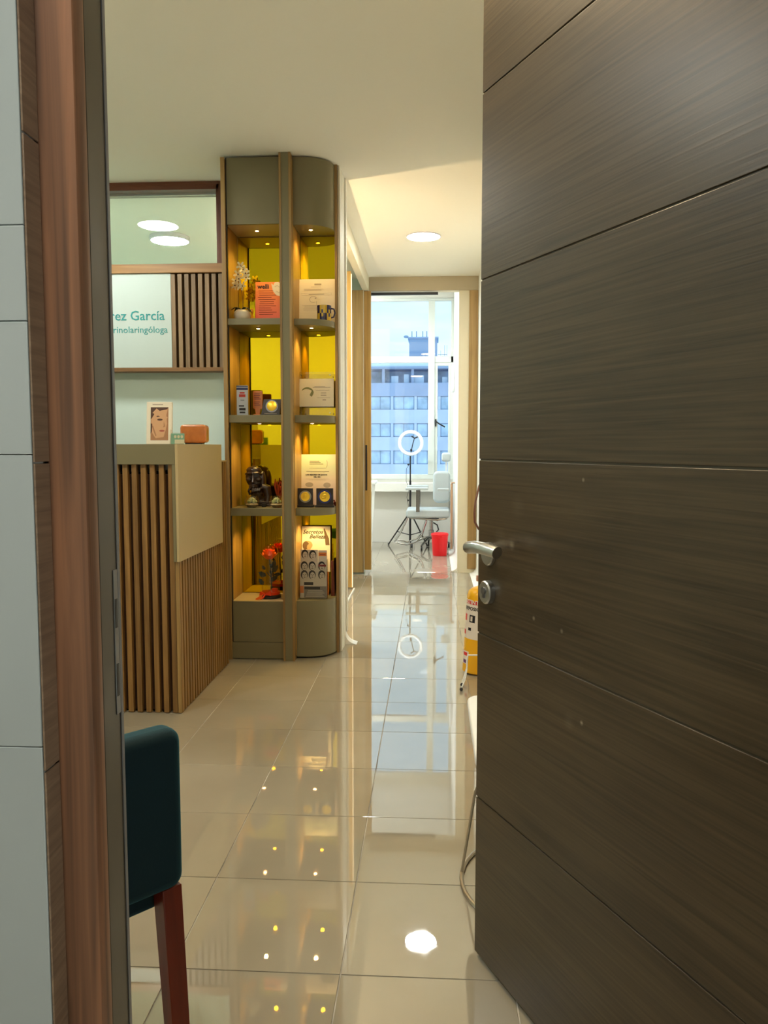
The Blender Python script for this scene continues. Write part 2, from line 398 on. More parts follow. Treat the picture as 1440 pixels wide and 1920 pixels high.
# floor: grout bed with every tile laid on it
fb = MB().box(-3.3, 0.95, -2.1, 10.3, -.10, -.0022)
floor = struct('floor', fb, M_grout, 'floor of polished beige square tiles with thin joints')
floor.location.z += 0
tm = MB(); h = TS/2-.0016
tm.box(-h, h, -h, h, -.006, -.0007)
n = len(tm.v)
tm.f = [f for i, f in enumerate(tm.f) if i != 1]; tm.m = tm.m[:len(tm.f)]
hi = h-.0005
base = [(-h,-h),(h,-h),(h,h),(-h,h)]; top = [(-hi,-hi),(hi,-hi),(hi,hi),(-hi,hi)]
for p in top: tm.v.append(Vector((p[0], p[1], 0)))
for i in range(4):
    j = (i+1) % 4; tm.f.append((4+i, 4+j, n+j, n+i)); tm.m.append(0)
tm.f.append((n, n+1, n+2, n+3)); tm.m.append(0)
tile_me = make_mesh('tile', tm, M_tile, sharp=10)
fo = OFF[floor.name]
for i in range(-7, 3):
    for j in range(-9, 21):
        cx, cyy = X0+(i+.5)*TS, Y0+(j+.5)*TS
        if i < -3 and cyy < .6: continue
        piece('tile', tile_me, Vector((cx, cyy, 0))-fo, floor)
# ceilings
struct('ceiling', MB().box(-3.3, .95, .95, 7.85, CZ, CZ+.2), M_ceil, 'smooth off-white ceiling over reception and corridor')
struct('ceiling', MB().box(-1.9, .4, 7.85, 10.35, 3.16, 3.3), M_white, 'white ceiling of the bright end room')
struct('ceiling', MB().box(-3.3, 2.0, -2.2, .95, CZ, CZ+.2), M_white, 'ceiling of the entry lobby outside the door')
# front wall with doorway (inner face lime yellow, outer face glossy tiles)
wf = MB(); wf.box(-3.3, -.50, .97, 1.10, 0, CZ); wf.box(.57, .95, .97, 1.10, 0, CZ); wf.box(-.50, .57, .97, 1.10, 2.34, CZ)
struct('wall_front', wf, M_yellow, 'off-white wall around the entrance door, seen yellow in the cabinet mirrors')
wo = semp('wall_front', 'glossy grey-green tiled wall left of the entrance door frame', 'wall', (-1.2, .94, 0))
zs = [0, .856, 1.217, 1.375, 1.486, 1.87, 2.25, CZ]
for a, b in zip(zs[:-1], zs[1:]):
    obj('panel', MB().box(-1.9, -.4795, .94, .9695, a+.0006, b-.0006), M_outwall, wo, bevel=.0008)
wr = MB(); wr.box(.571, 1.9, .94, .97, 0, CZ); wr.box(-.4795, .571, .94, .97, 2.36, CZ)
struct('wall_right', wr, M_outwall, 'tiled wall over and right of the entrance door')
struct('wall_back', MB().box(-1.95, 1.95, -2.15, -2.05, 0, CZ), M_white, 'white lobby wall behind the viewer')
struct('wall_left', MB().box(-1.99, -1.9, -2.1, .94, 0, CZ), M_white, 'white left lobby wall')
struct('wall_right', MB().box(1.9, 2.0, -2.1, .94, 0, CZ), M_white, 'white right lobby wall')
# left jamb
tj = semp('trim_1', 'left door jamb of reddish worn timber and dark lacquer', 'trim', (-.455, 1.0, 0))
for a, b in ((0, .4), (.4, .824), (.824, 1.207), (1.207, 1.592), (1.592, 1.98), (1.98, 2.36)):
    obj('laminate_strip', MB().box(-.479, -.4765, .942, .979, a+.0012, b-.0012), M_doorlam, tj, bevel=.0005)
jb = MB().prism([(-.4785, .9795), (-.4785, 1.01), (-.43, 1.01), (-.43, .982), (-.4315, .9795)], 0, 2.34, 'z')
obj('timber_post', jb, M_redwood, tj)
obj('jamb_lining', MB().box(-.499, -.430, 1.0105, 1.075, 0, 2.34), M_jamb, tj, bevel=.002)
obj('inner_casing', MB().box(-.56, -.458, 1.1005, 1.112, 0, 2.38), M_jamb, tj, bevel=.002)
obj('strike_plate', MB().box(-.430, -.4288, 1.052, 1.066, .86, 1.06), M_steeldark, tj, bevel=.0005)
obj('edge_bead', MB().box(-.430, -.4285, 1.0665, 1.0745, 0, 2.33), P('grey_bead', rgb(122, 118, 118), .35), tj, bevel=.0005)
for z0, z1 in ((.885, .93), (.98, 1.02)): obj('latch_hole', MB().box(-.4288, -.4283, 1.055, 1.062, z0, z1), M_black, tj)
tr = semp('trim_2', 'right door jamb behind the open door leaf', 'trim', (.53, 1.0, 0))
obj('jamb_lining', MB().box(.50, .569, .975, 1.098, 0, 2.34), M_jamb, tr, bevel=.002)
obj('door_head', MB().box(-.43, .50, .975, 1.075, 2.325, 2.34), M_jamb, tr)
# room walls
struct('wall_left', MB().box(-3.3, -3.2, 1.1, 7.9, 0, CZ), M_mint, 'pale mint wall at the far left of the reception')
wr = MB(); wr.box(.85, .95, 1.1, 3.0, 0, CZ); wr.box(.43, .95, 3.0, 3.1, 0, CZ)
struct('wall_right', wr, M_white, 'white wall beside the waiting seat, behind the door leaf')
struct('wall_right', MB().box(.43, .53, 3.1, 7.77, 0, CZ), M_white, 'white right corridor wall behind the yellow fire extinguisher')
# reception back wall with the high window
wb = MB(); wx0, wx1, wz0, wz1 = -3.0, -1.29, 2.325, 2.812
wb.box(-3.2, -1.17, 4.95, 5.05, 0, wz0); wb.box(-3.2, wx0, 4.95, 5.05, wz0, CZ); wb.box(wx1, -1.17, 4.95, 5.05, wz0, CZ); wb.box(wx0, wx1, 4.95, 5.05, wz1, CZ)
struct('wall_back', wb, M_mint, 'pale mint wall behind the reception desk')
struct('wall_center', MB().box(-1.17, -.532, 4.80, 4.965, 0, CZ), M_white, 'short white partition behind the lit display cabinet')
tw = semp('trim_3', 'white corner strip at the cabinet end of the corridor', 'trim', (-.54, 4.8, 0))
obj('corner_strip', MB().box(-.5475, -.533, 4.712, 4.7995, 0, CZ), M_white, tw, bevel=.003)
obj('corner_strip', MB().box(-.5315, -.522, 4.93, 4.97, .07, CZ), M_white, tw, bevel=.003)
obj('corner_strip', MB().box(-.5465, -.537, 4.7045, 4.7115, 0, CZ), M_bronze, tw, bevel=.001)
w1 = semp('window_1', 'high interior window in brown frame above the reception sign', 'window', (-2.1, 4.98, wz0))
obj('window_frame', MB().box(wx0, wx1, 4.925, 5.04, 2.80, 2.8195).box(wx0, wx1, 4.925, 5.04, 2.772, 2.80), M_walnut, w1, bevel=.002)
obj('window_frame', MB().box(-1.292, -1.272, 4.925, 4.949, 2.32, 2.819).box(-1.31, -1.291, 4.925, 5.04, 2.325, 2.80), M_walnutz, w1, bevel=.002)
obj('window_rail', MB().box(-3.05, -1.262, 4.87, 4.949, 2.268, 2.322), M_oakx, w1, bevel=.002, label='oak rail under the glass')
obj('pane', MB().box(wx0, -1.31, 4.976, 4.982, 2.325, 2.772), M_glassint, w1)
obj('curtain_rod', MB().box(-2.98, -1.33, 5.02, 5.03, 2.755, 2.764), M_white, w1, label='white track behind the glass')
# side room behind
struct('wall_rear', MB().box(-3.2, -.66, 7.82, 7.9, 0, CZ), M_mint, 'mint far wall of the side room')
# far opening at the end of the corridor
we = MB(); we.box(.25, .43, 7.77, 7.85, 0, 2.69); we.box(-.66, .53, 7.77, 7.85, 2.69, CZ+.36); we.box(-3.2, -.66, 7.9, 7.95, 0, CZ)
struct('wall_end', we, M_cream, 'cream wall around the far opening')
struct('trim_4', MB().box(-.604, .429, 7.752, 7.7695, 2.690, 2.8195), M_header, 'beige header board across the far end of the corridor ceiling', bevel=.001)
struct('trim_5', MB().box(-.66, -.604, 4.97, 7.7695, 2.682, 2.8195), M_cream, 'long beige boxed header over the sliding screens, left of the corridor', bevel=.001)
struct('trim_6', MB().box(.345, .428, 7.755, 7.7695, .04, 2.689), M_oak, 'narrow oak upright right of the far opening', bevel=.001)
struct('trim_7', MB().box(-.59, .05, 7.775, 7.80, 2.655, 2.680), M_black, 'black track under the far header')
# end room
struct('wall_left', MB().box(-1.9, -1.8, 7.95, 10.3, 0, 3.16), M_white, 'left wall of the end room')
struct('wall_right', MB().box(.262, .36, 7.85, 10.2, 0, 3.16), M_white, 'white right wall of the end room beside the treatment chair')
wn_ = MB(); wn_.box(-1.8, .36, 10.2, 10.3, 0, .83); wn_.box(-1.8, .36, 10.2, 10.3, 3.05, 3.16); wn_.box(-1.8, -1.6, 10.2, 10.3, .83, 3.05)
struct('wall_window', wn_, M_white, 'white wall below the big window')
struct('trim_8', MB().box(-1.79, .26, 10.05, 10.199, .655, .765), M_white, 'white boxed ledge under the window', bevel=.004)
w2 = semp('window_2', 'large white aluminium window of the end room', 'window', (-.6, 10.2, .83))
fr = MB(); y0, y1 = 10.17, 10.23
obj('window_frame', MB().box(-1.6, .262, y0, y1, .81, .868), M_alum, w2, bevel=.003)
obj('window_frame', MB().box(-1.6, .262, y0, y1, 3.02, 3.05), M_alum, w2, bevel=.003)
obj('transom', MB().box(-1.6, .262, y0, y1, 2.262, 2.342), M_alum, w2, bevel=.004)
obj('mullion', MB().box(-.052, .030, y0-.006, y1, .868, 3.02), M_alum, w2, bevel=.004)
obj('mullion', MB().box(-1.6, -1.54, y0, y1, .868, 3.02), M_alum, w2, bevel=.004)
obj('window_frame', MB().box(.230, .262, y0, y1, .868, 3.02), M_alum, w2, bevel=.003)
cs = MB(); cs.box(.031, .066, y0+.005, y1-.005, .87, 2.26); cs.box(.066, .20, y0+.005, y1-.005, 2.225, 2.26); cs.box(.066, .20, y0+.005, y1-.005, .87, .905); cs.box(.20, .2295, y0+.005, y1-.005, .87, 2.26)
sash = obj('sash', cs, M_alum, w2, bevel=.002)
hd = MB().box(.036, .052, y0-.02, y0+.004, 1.47, 1.56); hd.tube([(.044, y0-.02, 1.535), (.09, y0-.028, 1.50), (.16, y0-.03, 1.462)], .009, 8)
obj('handle', hd, M_black, sash, label='black window handle')
for x0, x1, z0, z1 in ((-1.54, -.052, .868, 2.262), (-1.54, -.052, 2.342, 3.02), (.030, .230, 2.342, 3.02), (.066, .20, .905, 2.225)):
    obj('pane', MB().box(x0, x1, 10.198, 10.202, z0, z1), M_glass, w2)
# coved skirtings
def cove(name, x, sgn, ya, yb, r, label, z=0):
    pts = [(x, z+.0005), (x+sgn*r, z+.0005)] + [(x+sgn*r-sgn*r*sin(t*PI/16), z+.004+r*(1-cos(t*PI/16))) for t in range(1, 9)]
    return struct(name, MB().prism(pts, ya, yb, 'y'), M_cove, label)
cove('baseboard_right', .4295, -1, 3.1, 7.75, .062, 'white coved skirting along the right corridor wall')
cove('baseboard_right', .2615, -1, 7.86, 10.19, .065, 'white coved skirting in the end room')
cove('baseboard_left', -.5315, 1, 4.88, 4.965, .07, 'short curled end of white coved skirting by the cabinet')
struct('baseboard_left', MB().box(-.665, -.655, 5.0, 6.8, .0005, .014), M_cove, 'white floor strip under the sliding screens')

# ------------------------------------------------------------------ door leaf, hinged at (.49,1.045), free edge at (.108,1.86)
ang = math.atan2(1.86-1.045, .108-.49)          # direction hinge -> free edge
door = semp('door_1', 'open dark brown entrance door with horizontal grooves and steel lever', 'door', (.49, 1.045, 0), ang+PI)
# local: x runs 0 (hinge) to -.9 (free edge); the face seen is +y local or -y local
D = 0.9
obj('leaf_core', MB().box(-D+.001, 0, .003, .037, .012, 2.30), M_jamb, door, world=False)
gz = [.012, .399, .794, 1.196, 1.599, 2.004, 2.30]
for a, b in zip(gz[:-1], gz[1:]):
    obj('panel', MB().box(-D, 0, .0325, .040, a+.0018, b-.0018), M_door, door, world=False, bevel=.0012)
    obj('panel', MB().box(-D, 0, 0, .0075, a+.0018, b-.0018), M_door, door, world=False, bevel=.0012)
def handle(side):
    s = 1 if side > 0 else -1; f = .040 if side > 0 else 0.0
    rs = MB().lathe([(.0265, 0), (.0265, .007), (.024, .010), (.012, .010)], (0, 0, 0), 28, 'y')
    rs.xf(Matrix.Translation((-.845, f, .985)) @ Matrix.Scale(s, 4, (0, 1, 0)))
    r_ = obj('handle_rose', rs, M_steel, door, world=False)
    lv = MB(); pts = [(-.845, .008), (-.845, .040), (-.841, .054), (-.830, .062), (-.80, .062), (-.765, .058), (-.735, .052), (-.725, .050)]
    lv.tube([(px, f+s*py, (.998, .998, 1.001, 1.004, 1.009, 1.009, 1.006, 1.004)[i]) for i, (px, py) in enumerate(pts)], [.0105, .0105, .012, .0135, .0135, .0135, .0135, .0135], 14)
    obj('lever', lv, M_steel, r_, world=False)
    cr = MB().lathe([(.0265, 0), (.0265, .012), (.0235, .015), (.0001, .015)], (0, 0, 0), 28, 'y'); cr.xf(Matrix.Translation((-.845, f, .898)) @ Matrix.Scale(s, 4, (0, 1, 0)))
    c_ = obj('lock_rose', cr, M_steel, door, world=False)
    k = MB().lathe([(.0085, .0145), (.0085, .018), (.0001, .018)], (0, 0, 0), 16, 'y').box(-.004, .004, .0145, .0175, -.016, 0); k.xf(Matrix.Translation((-.845, f, .902)) @ Matrix.Scale(s, 4, (0, 1, 0)))
    obj('keyhole', k, M_steeldark, c_, world=False)
handle(1)
handle(-1)

# ------------------------------------------------------------------ ceiling lamps
def lamp(x, y, label, z=CZ, flush=False, col=None):
    if flush:
        t = thing('ceiling_lamp', label, 'lamp', (x, y, z-.010), group='round ceiling lamps')
        obj('rim', MB().lathe([(.131, .0095), (.132, .002), (.128, 0), (.1245, 0), (.1245, .0095)], (0, 0, 0), 40), M_lamprim, t, world=False)
        obj('diffuser', MB().lathe([(.0001, -.001), (.124, .001), (.124, .008)], (0, 0, 0), 40), M_lampglass, t, world=False)
        return
    t = thing('ceiling_lamp', label, 'lamp', (x, y, z-.034), group='round ceiling lamps')
    obj('rim', MB().lathe([(.149, .0335), (.151, .004), (.146, 0), (.1385, 0), (.1385, .0335)], (0, 0, 0), 40), M_lamprim, t, world=False)
    obj('diffuser', MB().lathe([(.0001, -.001), (.138, .001), (.138, .01)], (0, 0, 0), 40), col or M_lampglass, t, world=False)
lamp(-.073, 6.28, 'round white flush lamp on the corridor ceiling', flush=True)
lamp(-1.953, 4.192, 'round lamp over the reception desk, mirrored in the high window')
lamp(-2.009, 6.19, 'round lamp in the side room, seen through the high window', col=emit('side_room_diffuser', (.90, 1.0, .97, 1), LAMP*2.6))
lamp(-.35, 2.1, 'added unseen warm fill lamp over the room just inside the door', col=emit('warm_fill_diffuser', (1.0, .76, .45, 1), LAMP*1.35))  # unseen lamp, added to warm the floor and the counter side
lamp(-2.0, 2.1, 'added unseen fill lamp at the near left of the reception')  # another unseen lamp, added for room light
M_fill_lamp = emit('cool_fill_diffuser', (.90, .97, 1.0, 1), LAMP*2.3)  # for unseen lamps added to brighten the end room
for x, y in ((-1.3, 8.5), (-1.3, 9.6)): lamp(x, y, 'added unseen fill lamp on the end room ceiling, '+('at its left front' if (x, y) == (-1.2, 8.5) else 'by the window' if y > 9 else 'just past the far opening'), 3.16, col=M_fill_lamp)
lamp(-.5, -.3, 'round lamp on the lobby ceiling outside')

# ------------------------------------------------------------------ reception counter
ct = thing('reception_counter', 'reception counter clad in vertical oak slats with taupe wraparound top', 'counter', (-1.8, 4.0, 0))
obj('body', MB().box(-2.80, -1.152, 3.572, 4.415, .01, 1.10), M_slatbk, ct)
obj('top_band', MB().box(-2.85, -1.146, 3.535, 3.90, 1.144, 1.235), M_taupe, ct, bevel=.0015, label='taupe front band of the counter')
obj('worktop', MB().box(-2.85, -1.40, 3.9005, 4.41, 1.10, 1.1395), M_taupe, ct, bevel=.0015)
obj('side_slab', MB().box(-1.40, -1.1456, 3.9005, 4.285, 1.144, 1.235).box(-1.1455, -1.1325, 3.534, 4.285, .705, 1.235), M_taupe_lit, ct, bevel=.001, label='taupe slab wrapping the counter side, warm light put into its colour')
obj('slab_edge', MB().box(-1.1605, -1.146, 3.534, 3.56, .705, 1.1435), M_taupe, ct, bevel=.001)
sm = make_mesh('slat', MB().box(-.0115, .0115, -.016, .006, 0, 1.142), M_slat)
sm2 = make_mesh('slat', MB().box(-.006, .0125, -.0135, .0135, 0, 1.137), M_slat)
co = OFF[ct.name]
for k in range(38): piece('slat', sm, Vector((-1.172-.0417*k, 3.566, .004))-co, ct)
for k in range(21): piece('slat', sm2, Vector((-1.154, 3.575+.0412*k, .004))-co, ct)
obj('corner_post', MB().box(-1.158, -1.1415, 3.546, 3.556, .004, .704), M_oak, ct, bevel=.001)
obj('cap_strip', MB().box(-1.19, -1.139, 4.2855, 4.415, 1.1415, 1.1475), M_taupe_lit, ct)
# on the counter
t = thing('display_card', 'leaning white display card with a woman touching her face, on the counter', 'display', (-1.31, 3.80, 1.236), rot=(-.14, 0, .10))
obj('card_body', MB().prism([(-.058, 0), (.062, 0), (.062, .204), (-.058, .204)], 0, .022, 'y'), M_paper, t, world=False, bevel=.001)
M_skin = P('printed_skin', rgb(205, 160, 120), .5); M_hair = P('printed_brown_hair', rgb(78, 48, 30), .5); M_lip = P('printed_lips', rgb(165, 85, 70), .5); M_skin2 = P('printed_skin_shade', rgb(168, 122, 86), .5)
pic = MB()
pic.mi = 3; pic.prism([(-.038, .018), (.046, .018), (.046, .178), (-.038, .178)], -.0006, 0)
pic.mi = 0; pic.prism([(-.036, .176), (-.034, .06), (-.014, .028), (.024, .034), (.034, .07), (.040, .10), (.036, .14), (.044, .176)], -.0010, -.0006)
pic.mi = 1; pic.prism([(-.038, .178), (.046, .178), (.040, .168), (.010, .162), (-.018, .150), (-.032, .125), (-.038, .12)], -.0013, -.0010)
pic.prism(ell(.006, .118, .013, .005, 12), -.0013, -.0010); pic.prism([(-.010, .136), (.018, .140), (.030, .130), (.018, .135), (-.010, .131)], -.0013, -.0010)
pic.prism([(-.038, .10), (-.030, .098), (-.032, .06), (-.038, .05)], -.0013, -.0010)
pic.mi = 2; pic.prism(ell(.016, .064, .013, .0045, 12), -.0013, -.0010)
pic.mi = 3; pic.prism([(.024, .11), (.032, .084), (.020, .080), (.024, .088)], -.0012, -.0010); pic.prism([(-.034, .09), (-.014, .036), (-.010, .042), (-.026, .088)], -.0012, -.0010)
pic.mi = 0; pic.prism([(-.030, .150), (.036, .120), (.044, .128), (-.010, .172)], -.0016, -.0013)
obj('portrait', pic, [M_skin, M_hair, M_lip, M_skin2], t, world=False)
obj('print_line', MB().box(-.03, .02, -.0006, 0, .189, .193), M_inklight, t, world=False)
t = thing('brochure_holder', 'small clear holder with green leaflets beside the display card', 'holder', (-1.215, 3.79, 1.236), rot=(-.12, 0, 0))
obj('holder', MB().prism([(-.035, 0), (.038, 0), (.034, .045), (-.038, .045)], 0, .002).box(-.037, -.034, .002, .02, 0, .07).box(-.037, .036, .02, .022, 0, .06), M_acryl, t, world=False)
M_mintprint = P('green_print', rgb(120, 170, 145), .5); M_creampr = P('cream_print', rgb(210, 205, 175), .5)
obj('leaflet', MB().box(-.033, .03, .005, .015, .001, .052), M_mintprint, t, world=False, bevel=.0005)
pm = MB(); [pm.prism(ell(-.012+.016*k, .036, .006, .008, 10), .0042, .005) for k in range(3)]; pm.box(-.014, .032, .0042, .005, .002, .022)
obj('print', pm, M_creampr, t, world=False)
t = thing('speaker', 'small glossy orange wooden speaker on the counter end', 'speaker', (-1.222, 4.10, 1.236))
obj('body', MB().prism(rrect(-.068, .068, .006, .1, .018), -.03, .03), M_terr, t, world=False, bevel=.008, bseg=4)
obj('foot', MB().box(-.045, .045, -.02, .02, 0, .008), M_black, t, world=False)
obj('grille', MB().prism(rrect(-.056, .056, .014, .09, .014), -.0315, -.0295), M_terr, t, world=False)
obj('button', MB().box(.01, .035, -.01, .01, .0995, .102), M_whitepl, t, world=False)

# ------------------------------------------------------------------ sign board on the back wall
sg = thing('reception_sign', 'pale reception sign with teal lettering and a slatted right side', 'sign', (-2.0, 4.9, 1.68))
obj('board', MB().box(-2.75, -1.585, 4.88, 4.949, 1.702, 2.2675), M_signbd, sg, bevel=.001)
obj('shelf_strip', MB().box(-2.80, -1.262, 4.845, 4.949, 1.678, 1.7015), M_oakx, sg, bevel=.0015, label='oak strip under the sign')
obj('slat_backing', MB().box(-1.584, -1.262, 4.93, 4.949, 1.702, 2.2675), M_slatbk, sg)
sl = make_mesh('slat', MB().box(-.0125, .0125, -.032, .018, 0, .560), M_signslat)
for k in range(8): piece('slat', sl, Vector((-1.571+.0417*k, 4.912, 1.7025))-OFF[sg.name], sg)
text('Pérez García', .0815, (-1.625, 4.8795, 1.990), M_inkgreen, sg, align='RIGHT', bold=.0005, extrude=.0015)
text('Otorrinolaringóloga', .0565, (-1.608, 4.8795, 1.914), M_inkgreen, sg, align='RIGHT', extrude=.0015)

# ------------------------------------------------------------------ display cabinet
cb = thing('display_cabinet', 'tall lit display cabinet with taupe fronts, mirrors and curved right corner', 'cabinet', (-.85, 4.65, 0))
def part(name, mb, m, **k): return obj(name, mb, m, cb, **k)
SZ = [(1.902, 1.937), (1.359, 1.401), (.830, .873)]
part('side_panel', MB().box(-1.1665, -1.147, 4.500, 4.78, 0, 2.80), M_orangewood)
part('edge_strip', MB().box(-1.168, -1.146, 4.492, 4.4995, 0, 2.805), M_oak, bevel=.0005)
part('divider', MB().box(-.822, -.776, 4.53, 4.78, .02, 2.80), M_orangewood)
part('mullion', MB().box(-.8305, -.7895, 4.478, 4.528, 0, 2.8185), M_taupe)
part('edge_strip', MB().box(-.8425, -.831, 4.476, 4.528, 0, 2.8185), M_oak)
part('edge_strip', MB().box(-.789, -.7775, 4.476, 4.528, 0, 2.8185), M_oak)
part('side_panel', MB().box(-.560, -.549, 4.695, 4.78, 0, 2.80), M_oak)
part('edge_strip', MB().box(-.562, -.547, 4.685, 4.6945, 0, 2.8185), M_oak, bevel=.0005)
part('mirror', MB().box(-1.1465, -.8225, 4.786, 4.792, .34, 2.445), M_mirror)
part('mirror', MB().box(-.7755, -.5605, 4.786, 4.792, .34, 2.445), M_mirror)
part('back_panel', MB().box(-1.1665, -.549, 4.7925, 4.7985, 0, 2.80), M_orangewood)
def curved(x0, x1, yf, yend, yb):
    n = 14; p = [(x0, yb), (x0, yf)]
    xs = x0+.05
    for i in range(n+1):
        a = PI/2*i/n; p.append((xs+(x1-xs)*sin(a), yf+(yend-yf)*(1-cos(a))))
    p.append((x1, yb)); return p
FL = 4.510
cr = lambda yb=4.784: curved(-.7755, -.5625, 4.535, 4.690, yb)
for nm, z0, z1 in (('valance', 2.449, 2.808), ('plinth_door', .10, .337)):
    part(nm, MB().box(-1.1395, -.843, FL, FL+.018, z0, z1), M_taupe, bevel=.001)
for z0, z1 in ((2.449, 2.812), (.012, .337)):
    part('curved_front', MB().prism(cr(), z0, z1, 'z'), M_taupe, label='curved taupe front')
part('toe_board', MB().box(-1.1455, -.843, FL-.004, FL+.018, .004, .098), M_taupe, bevel=.001)
part('edge_gap', MB().box(-1.1455, -1.1400, FL+.002, FL+.018, .1, 2.808), M_black)
part('base_top', MB().box(-1.1455, -.8235, FL+.0185, 4.784, .31, .3365), M_taupe_lit)
part('valance_soffit', MB().box(-1.1455, -.8235, FL+.0185, 4.784, 2.449, 2.47), M_taupe_lit)
for z0, z1 in SZ:
    part('shelf', MB().box(-1.1455, -.8235, FL, 4.784, z0, z1), M_taupe, bevel=.001)
    part('shelf', MB().prism(cr(), z0, z1, 'z'), M_taupe, bevel=.001, label='shelf with a rounded right front')
lens = make_mesh('spot_light', MB().lathe([(.0001, 0), (.0095, 0)], (0, 0, 0), 16), M_spotlens)
ring_me = MB().lathe([(.010, .003), (.0135, .001), (.0135, .004)], (0, 0, 0), 18)
ringm = make_mesh('spot_rim', ring_me, M_bronze)
for z in (2.449, 1.902, 1.359, .830):
    for x in (-1.0, -.692):
        loc = Vector((x, 4.64, z-.0045)); p_ = piece('spot_light', lens, loc-OFF[cb.name], cb); piece('rim', ringm, (0, 0, 0), p_)
        l = bpy.data.lights.new('shelf_spot', 'SPOT'); l.energy = SPOT; l.color = (1.0, .66, .20); l.spot_size = math.radians(120); l.spot_blend = .7; l.shadow_soft_size = .012
        o = bpy.data.objects.new('shelf_spot', l); o.location = loc-Vector((0, 0, .004)); C.objects.link(o)

# ------------------------------------------------------------------ things on the shelves
def lines(x0, x1, zs, y=-.0006, h=.0016, seed=0):
    m = MB(); r = random.Random(seed)
    for z in zs: m.box(x0+r.uniform(0, .1)*(x1-x0), x1-r.uniform(0, .35)*(x1-x0), y, 0, z, z+h)
    return m
TH = 1.9372
# orchid
t = thing('orchid', 'white orchid in a round white pot on the top left shelf', 'plant', (-1.088, 4.62, TH))
obj('pot', MB().lathe([(.026, 0), (.042, .012), (.049, .030), (.046, .050), (.034, .062), (.030, .060), (.040, .045)], (0, 0, 0), 24), P('cream_ceramic', (.72, .68, .58, 1), .3), t, world=False)
M_leaf = P('dark_orchid_leaf', (.010, .022, .018, 1), .35); M_stem = P('plant_stem', (.08, .06, .02, 1), .5); M_petal = P('cream_petal', (.85, .78, .52, 1), .5); M_lipy = P('dark_flower_eye', (.10, .05, .02, 1), .5)
for a, L in ((3.3, .075), (5.6, .07), (.4, .06), (2.6, .06)):
    m = MB(); k = 6
    for i in range(k):
        for s in (-1, 1):
            q = i/(k-1); w = .013*sin(PI*min(1, q*.9+.1)); m.v.append(Vector((q*L*cos(a)-s*w*sin(a), q*L*sin(a)*.5+s*w*cos(a), .062+.022*sin(q*PI)-.012*q)))
    for i in range(k-1): m.f.append((2*i, 2*i+1, 2*i+3, 2*i+2)); m.m.append(0)
    o = obj('leaf', m, M_leaf, t, world=False); so = o.modifiers.new('s', 'SOLIDIFY'); so.thickness = .002
st = [((0, 0, .05), (.004, 0, .12), (-.004, 0, .20), (-.018, -.005, .27), (-.005, -.01, .305), (.022, -.012, .295)), ((.006, 0, .05), (.012, 0, .14), (.006, 0, .19), (-.012, 0, .225), (-.035, -.01, .215))]
for p in st: obj('stem', MB().tube(p, .0014, 6), M_stem, t, world=False)
fm = MB()
for a in range(5):
    th = a*2*PI/5+PI/2; m0 = len(fm.v)
    fm.v += [Vector((0, 0, 0)), Vector((.008*cos(th-.5), -.001, .008*sin(th-.5))), Vector((.017*cos(th-.25), -.004, .017*sin(th-.25))), Vector((.019*cos(th), -.003, .019*sin(th))), Vector((.017*cos(th+.25), -.004, .017*sin(th+.25))), Vector((.008*cos(th+.5), -.001, .008*sin(th+.5)))]
    fm.f.append(tuple(range(m0, m0+6))); fm.m.append(0)
fm.mi = 1; fm.ball((0, -.003, -.001), .0032, 8, 5)
fme = make_mesh('flower', fm, [M_petal, M_lipy])
for i, p in enumerate([(-.018, -.012, .262), (-.030, -.012, .225), (-.010, -.014, .235), (-.034, -.014, .200), (-.014, -.016, .198), (.012, -.012, .288), (.024, -.014, .268), (.030, -.012, .243), (.008, -.014, .195), (-.002, -.012, .308)]):
    o = piece('flower', fme, p, t); o.scale = (1.45,)*3; o.rotation_euler = (random.uniform(-.4, .4), random.uniform(-1, 1), random.uniform(-.5, .5))
# small amber vase behind
t = thing('bud_vase', 'tiny yellow glass figure between the orchid and the orange card', 'ornament', (-1.046, 4.69, TH))
obj('body', MB().lathe([(.010, 0), (.012, .03), (.005, .05), (.010, .065), (.008, .08), (.0001, .086)], (0, 0, 0), 16), P('amber_glass', (.75, .35, .02, 1), .2), t, world=False)
# orange card
def grad_mat(name, c1, c2, h):
    m, tt, b = newmat(name); N = tt.nodes; L = tt.links; tc = N.new('ShaderNodeTexCoord'); s_ = N.new('ShaderNodeSeparateXYZ'); mr = N.new('ShaderNodeMapRange'); mr.inputs['From Max'].default_value = h
    mx = N.new('ShaderNodeMix'); mx.data_type = 'RGBA'; L.new(tc.outputs['Object'], s_.inputs[0]); L.new(s_.outputs['Z'], mr.inputs[0]); L.new(mr.outputs[0], mx.inputs[0]); mx.inputs[6].default_value = c1; mx.inputs[7].default_value = c2
    L.new(mx.outputs[2], b.inputs['Base Color']); b.inputs['Roughness'].default_value = .5; return m
t = thing('poster_card', 'orange poster card with a white line drawing on the top left shelf', 'poster', (-.94, 4.71, TH), rot=(-.10, 0, 0))
obj('sheet', MB().box(-.093, .093, 0, .004, 0, .243), grad_mat('orange_print', rgb(232, 104, 96), rgb(236, 140, 70), .2), t, world=False)
text('welli', .036, (-.080, -.0004, .205), M_black, t, world=False, bold=.001)
fg = MB().prism([(.0, .235), (.012, .225), (.02, .24), (.04, .242), (.06, .232), (.066, .21), (.08, .20), (.092, .18), (.092, .10), (.07, .115), (.055, .16), (.03, .165), (.01, .19)], -.0006, 0)
obj('drawing', fg, P('white_print', (.78, .74, .66, 1), .5), t, world=False)
obj('drawing_lines', MB().tube([(.02, -.001, .215), (.035, -.001, .222), (.05, -.001, .212)], .0008, 4).tube([(.03, -.001, .19), (.045, -.001, .18), (.06, -.001, .19), (.07, -.001, .17)], .0008, 4), M_ink, t, world=False)
